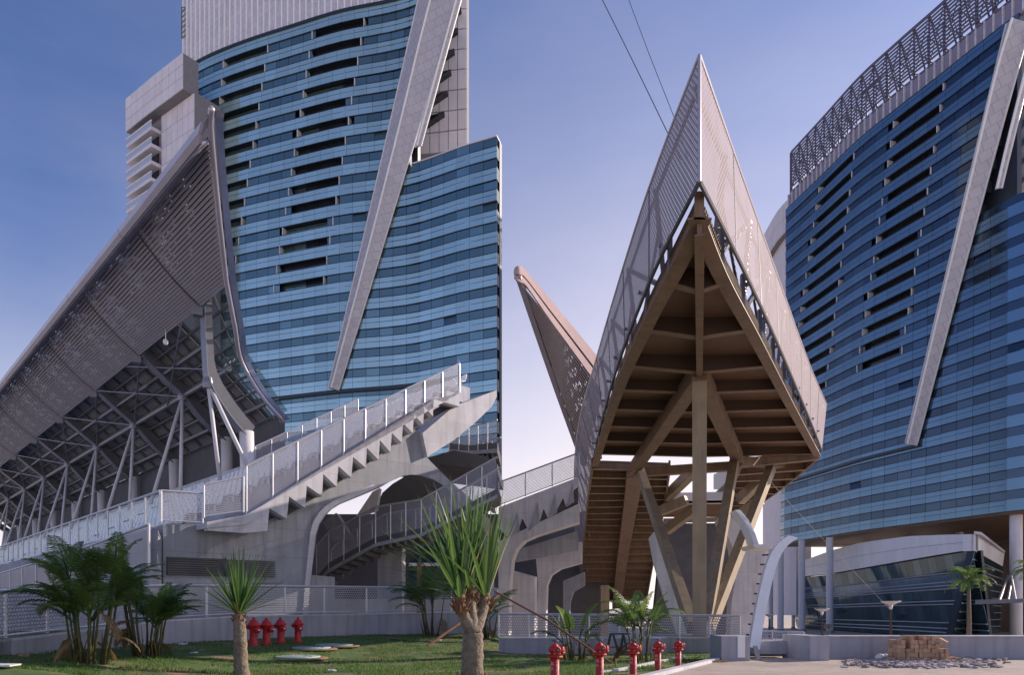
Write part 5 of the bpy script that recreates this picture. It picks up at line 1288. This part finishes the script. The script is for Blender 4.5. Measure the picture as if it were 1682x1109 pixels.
areca('taller areca palm beside the footbridge ramp on the right hand lawn', V(*P(1058, 1077, 20.5).xy, 0), 2.35, 1.0, 30, 15, dark=.3, stems=9)

def sword(base, d, up, L, wd, bend, m_name, T, rg):
    m_ = MB(); p = Vector(base); dr = (d*math.cos(up)+Z*math.sin(up)).normalized(); st = L/8
    sd_ = dr.cross(Z); sd_ = sd_.normalized() if sd_.length > .05 else V(1, 0, 0)
    A = []; B_ = []; C_ = []
    for i in range(9):
        f = i/8; w_ = wd*(.55+.9*f if f < .35 else (1-f)*1.33+.02)
        nn_ = sd_.cross(dr)
        A.append(p-sd_*w_*.5+nn_*w_*.18); B_.append(p.copy()); C_.append(p+sd_*w_*.5+nn_*w_*.18)
        p = p+dr*st; dr = (dr+V(0, 0, -bend*f*.35)).normalized()
    m_.strip(A, B_); m_.strip(B_, C_); m_.build('leaf', M[m_name], T)
def pandanus(label, heads, trunks, nleaf, L, wd, seedn, base, xlim=None, upmin=.35):
    rg = random.Random(seedn); T = thing('screw_pine', label, 'plant', base, 'sword leaved plants on the lawn')
    for pts, rr in trunks:
        q = spline(pts, 5); m_ = MB(); n_ = len(q)
        rad = [interp(i/(n_-1), [(j/(len(rr)-1), r_) for j, r_ in enumerate(rr)])*(1+.05*((i % 2)*2-1)) for i in range(n_)]
        sm(m_.tube(q, rad, 14)).build('trunk', M['trunk'], T)
    for h in heads:
        sm(MB().lathe([(.08, -.28), (.11, -.12), (.09, .05), (.04, .16)], 12, h)).build('crown_base', M['husk'], T)
        for k in range(14):            # old leaf bases
            a = k*2.4; d = V(math.cos(a), math.sin(a), 0); MB().tube([h+d*.09+V(0, 0, -.25+.012*k), h+d*.19+V(0, 0, -.12+.012*k)], [.035, .006], 4).build('leaf_base', M['husk'], T)
        for k in range(nleaf):
            a = k*2.39996+rg.uniform(-.2, .2); f = (k+.5)/nleaf
            up = lerp(upmin, 1.5, f**.8)+rg.uniform(-.08, .08); d = V(math.cos(a), math.sin(a), 0)
            if xlim is not None and d.x > .2 and up < 1.25: up = 1.25+rg.random()*.15
            if xlim is not None and d.x < -.2: up *= .86
            ln = L*rg.uniform(.8, 1.08)*(1 if f > .2 else .8)
            sword(h+d*.06+V(0, 0, .1*f), d, up, ln, wd, rg.uniform(.05, .35) if f > .15 else .5, 'sword_dry' if (f < .05) else 'sword', T, rg)
    return T
b = G(396, 1108); hd = P(393, 1010, b.y)
pandanus('small dracaena like plant with a single pale trunk left of the hydrants', [hd], [([b+V(.02, 0, -.1), b+V(0, 0, .2), lerp(b, hd, .6), hd], [.20, .155, .15, .12])], 62, 1.45, .085, 21, b, upmin=.30)
d_ = 13.2
b = V(*P(775, 1100, d_).xy, 0); fk = P(777, 1040, d_)
h1, h2_, h3 = P(756, 985, d_-.15), P(772, 972, d_+.1), P(797, 982, d_+.35)
pandanus('large screw pine with forked trunk and long sword leaves by the middle seam', [h1, h2_, h3], [([b+V(0, 0, -.15), lerp(b, fk, .6), fk], [.21, .20, .18]), ([fk, lerp(fk, h1, .5)+V(-.05, 0, 0), h1], [.15, .10, .09]), ([fk, lerp(fk, h2_, .5), h2_], [.15, .09, .09]), ([fk, lerp(fk, h3, .5)+V(.05, 0, 0), h3], [.15, .09, .09])], 31, 1.95, .095, 22, b, xlim=1, upmin=.25)
for sx in (-1, 1): tag(MB().tube([b+V(sx*.27, -.1, -.1), b+V(sx*.25, -.1, .35)], .035, 6).build('stake', M['wood_pole']), ['short wooden stake left of the screw pine trunk foot', 'short wooden stake right of the screw pine trunk foot'][sx > 0], 'stake', 'stakes at the screw pine')
# support pole and sapling
pa, pb_ = G(702, 1062), P(820, 978, 27)
tag(MB().tube([pa, pb_], .05, 7).build('support_pole', M['wood_pole']), 'reddish wooden pole leaning from the lawn behind the screw pine', 'pole')
SA_ = thing('palm_sapling', 'slim young palm trunk with drooping dry leaves behind the screw pine', 'palm', P(689, 1040, 30.5))
bs = P(689, 1010, 31.6); MB().tube([V(bs.x, bs.y, .3), P(689, 925, 31.6)], [.14, .10], 8).build('trunk', M['wood_pole'], SA_)
MB().tube([P(689, 925, 31.6), P(690, 915, 31.6)], [.10, .05], 8).build('trunk_tip', M['stem'], SA_)
rg = random.Random(31)
for k in range(9):
    a = k*.7; frond(P(690, 912, 31.6), V(math.cos(a), math.sin(a), 0), .35, 1.3, 14, .9, .35, rg).build('frond', M['frond_dry'] if k % 3 == 0 else M['frond'], SA_)
# rusty diagonal pole, rough trestle, peg on the right lawn
tag(MB().tube([P(812, 972, 19), P(900, 1020, 18.2), P(1005, 1091, 17.4)], .028, 6).build('scaffold_pole', mat('rust', (.20, .09, .06), .8, var=.3, scale=9)), 'long rusty pole slanting down across the right hand lawn', 'pole')
TR = thing('trestle', 'rough dark timber trestle standing by the wall between two areca palms', 'trestle', P(1018, 1077, 21))
for a_, b_ in (((1003, 1042), (996, 1076)), ((1007, 1042), (1017, 1077)), ((1024, 1042), (1018, 1077)), ((1024, 1042), (1032, 1076)), ((1002, 1042), (1034, 1042)), ((1000, 1064), (1020, 1064))):
    MB().beam(P(*a_, 21), P(*b_, 21.2), .05, .05).build('bar', M['wood_pole'] if a_[1] == 1064 else M['dark_steel'], TR)
tag(MB().tube([V(*P(1011, 1097, 18.5).xy, -.02), V(*P(1011, 1097, 18.5).xy, .22)], .02, 6).build('peg', M['wood_pole']), 'little wooden peg in the lawn right of the rusty pole foot', 'peg')
# cabinet behind the railing
CB = thing('utility_cabinet', 'pale two door cabinet behind the railing between the areca palms', 'cabinet', P(1013, 1050, 27))
MB().prism([P(1002, 1052, 27), P(1026, 1052, 27), P(1026, 1019, 27), P(1002, 1019, 27)], V(0, .5, 0)).build('body', M['white_steel'], CB)
for u in (1002.5, 1014.3): MB().prism([P(u, 1050, 26.97), P(u+11.2, 1050, 26.97), P(u+11.2, 1021, 26.97), P(u, 1021, 26.97)], V(0, .02, 0)).build('door', M['concrete_light'], CB)

# ---------------------------------------------------------------- brick stack and rubble on the plaza
rg = random.Random(41)
BS = thing('brick_stack', 'stack of tan bricks left on the plaza against the low wall', 'bricks', V(*P(1505, 1085, 20.6).xy, 0))
bw, bh, bd = .115, .118, .24
o_ = P(1470, 1085, 20.5); o_.z = .012
prof_ = [4, 4, 4, 5, 5, 6, 6, 6, 6, 6, 5, 5, 4, 4]
prof_ = [5, 5, 4, 6, 6, 6, 6, 6, 6, 5, 4, 4]
for i, hgt in enumerate(prof_):
    for row in range(2):
        for k in range(hgt-(1 if row == 0 and rg.random() < .25 else 0)):
            c = o_+V(.06+i*bw*1.04+rg.uniform(-.012, .012), row*(bd+.02)+rg.uniform(-.02, .02), bh/2+k*bh*1.02)
            cube('brick', M['brick'], BS, c, bw*.95, bd, bh*.97, rg.uniform(-.06, .06), rg.uniform(-.02, .02))
for k in range(7):
    c = o_+V(1.0+rg.uniform(-.1, .35), -.05+rg.uniform(-.1, .2), .52+rg.uniform(-.05, .12)); cube('brick', M['brick'], BS, c, bw*.9, bd, bh*.6, rg.uniform(-1, 1), rg.uniform(-.5, .5))
for k in range(9): cube('brick', M['brick'], BS, o_+V(rg.choice((-.18, 1.62))+rg.uniform(-.15, .15), rg.uniform(-.1, .2), .06), bw, bd, bh*.8, rg.uniform(0, 3), rg.uniform(-.2, .2))
rb_ = MB()
for k in range(900):
    u = rg.gauss(1515, 62); v = rg.gauss(1091.5, 3.6)
    if not (1385 < u < 1660 and 1083 < v < 1101): continue
    dd_ = EYE*FPX/(v-VH); c = V((u-UC)/FPX*dd_, dd_, .014)
    s_ = rg.uniform(.03, .10); a = rg.uniform(0, 6.28); n_ = rg.choice((4, 5))
    h_ = rg.uniform(.015, .06); tl = V(rg.uniform(-.3, .3), rg.uniform(-.3, .3), 0)
    pl = [c+V(math.cos(a+j*6.283/n_)*s_*rg.uniform(.6, 1.2), math.sin(a+j*6.283/n_)*s_*rg.uniform(.6, 1.2), 0) for j in range(n_)]
    pl = [q+V(0, 0, max(0, (q-c).dot(tl))) for q in pl]
    rb_.prism(pl, V(0, 0, h_))
tag(rb_.build('rubble', M['rubble']), 'spill of broken grey tile rubble around the brick stack', 'rubble', kind='stuff')
for i, (u, v) in enumerate(((1446, 1083), (1455, 1085))):
    p = V(*P(u, v, 21).xy, .08); tag(sm(MB().lathe([(.02, -.08), (.12, -.05), (.15, .02), (.10, .09), (.03, .11)], 9, p)).build('sack', M['litter']), ['crumpled white sack left of the brick stack', 'smaller white sack beside the brick stack rubble'][i], 'sack')

# ---------------------------------------------------------------- lamps, flood lamps and palm behind the plaza wall
def lamp(u, vt, d, label):
    b = P(u, VH, d); b.z = GLO-.05; tp_ = P(u, vt, d)
    T = thing('lamp_post', label, 'lamp post', b, 'lamp posts by the podium')
    MB().tube([b, tp_], [.12, .08], 8).build('post', M['brown_dark'], T)
    MB().tube([b, b+V(0, 0, .6)], .17, 8).build('post_base', M['brown_dark'], T)
    sm(MB().lathe([(.10, -.35), (.14, -.25), (.16, .0)], 10, tp_)).build('lantern', M['white_steel'], T)
    sm(MB().lathe([(.16, 0), (.75, .30), (.80, .36), (.2, .22)], 14, tp_)).build('shade', M['white_steel'], T)
lamp(1463, 995, 62, 'lamp post with a wide pale shade in front of the podium glass')
lamp(1350, 1006, 78, 'smaller lamp post beside the white round column left of the podium')
lamp(1264, 1014, 100, 'tiny distant lamp post beneath the tower columns')
FL = thing('flood_lamp', 'black twin flood lamp mounted on the plaza wall top', 'lamp', P(1361, 1045, 22))
MB().tube([P(1361, 1046, 21.9), P(1361, 1030, 21.9)], .02, 6).build('stand', M['dark_steel'], FL)
for u in (1357.5, 1364): MB().prism([P(u-2.5, 1034, 21.8), P(u+2.5, 1034, 21.8), P(u+3.5, 1026, 21.8), P(u-1.5, 1026, 21.8)], V(0, .1, 0)).build('lamp_head', M['dark_steel'], FL)
def palm_tree(label, u, vb, vt, d, seedn, r_=.28, L=2.6):
    rg = random.Random(seedn); b = P(u, VH, d); b.z = GLO-.05; tp_ = P(u, vt, d)
    T = thing('palm_tree', label, 'palm', b)
    sm(MB().tube([b, lerp(b, tp_, .5)+V(.05, 0, 0), tp_], [r_, r_*.75, r_*.6], 10)).build('trunk', M['trunk'], T)
    sm(MB().tube([tp_-V(0, 0, .2), tp_+V(0, 0, 1.0)], [r_*.6, r_*.35], 10)).build('crown_shaft', M['frond'], T)
    for k in range(26):
        a = k*2.4; frond(tp_+V(0, 0, .9), V(math.cos(a), math.sin(a), 0), rg.uniform(-.1, 1.1), L*rg.uniform(.8, 1.1), 22, rg.uniform(.7, 1.2), L*.26, rg, .07).build('frond', M['frond_dark'] if k % 2 else M['frond'], T)
palm_tree('slender royal palm with a small round crown before the podium', 1591, 1045, 968, 72, 51)
palm_tree('palm whose fronds reach in at the right edge beside the entrance canopy', 1702, 1045, 950, 70, 52)

# ---------------------------------------------------------------- litter on the lawn
rg = random.Random(61)
for i, (u, v, lb_) in enumerate(((318, 1077, 'scrap of white paper right of the areca palms'), (40, 1082, 'reddish leaf scrap near the left wall'), (545, 1106, 'white scrap at the bottom middle of the lawn'), (722, 1055, 'white scrap behind the leaning wooden pole'), (300, 1062, 'crumpled white paper by the wall below the grille'), (6, 1099, 'flat pale board at the lower left corner of the lawn'))):
    p = G(u, v); m_ = MB(); pl = [p+V(math.cos(a)*rg.uniform(.07, .16), math.sin(a)*rg.uniform(.05, .1), .03+rg.uniform(0, .04)) for a in (0, 1.2, 2.5, 3.7, 5)]
    if i == 5: pl = [p+V(x, y, .05) for x, y in ((-.5, -.1), (.25, -.2), (.2, .2), (-.5, .3))]
    m_.prism(pl, V(.01, 0, .03)); tag(m_.build('litter_scrap', M['wood_pole'] if i == 1 else M['litter']), lb_, 'litter', 'scraps lying on the lawn')
tag(MB().tube(spline([G(640, 1052)+V(0, 0, .03), G(690, 1056)+V(0, 0, .02), G(750, 1057)+V(0, 0, .03), G(815, 1054)+V(0, 0, .03)], 5), .02, 5).build('hose', M['cable']), 'thin dark hose lying across the lawn behind the screw pine', 'hose')
tag(MB().box(P(1182, 1094, 20)*1.0+V(0, 0, -P(1182, 1094, 20).z+.05), .5, .06, .05, .3).build('plank', M['wood_pole']), 'short reddish plank lying on the plaza by the kerb', 'plank')
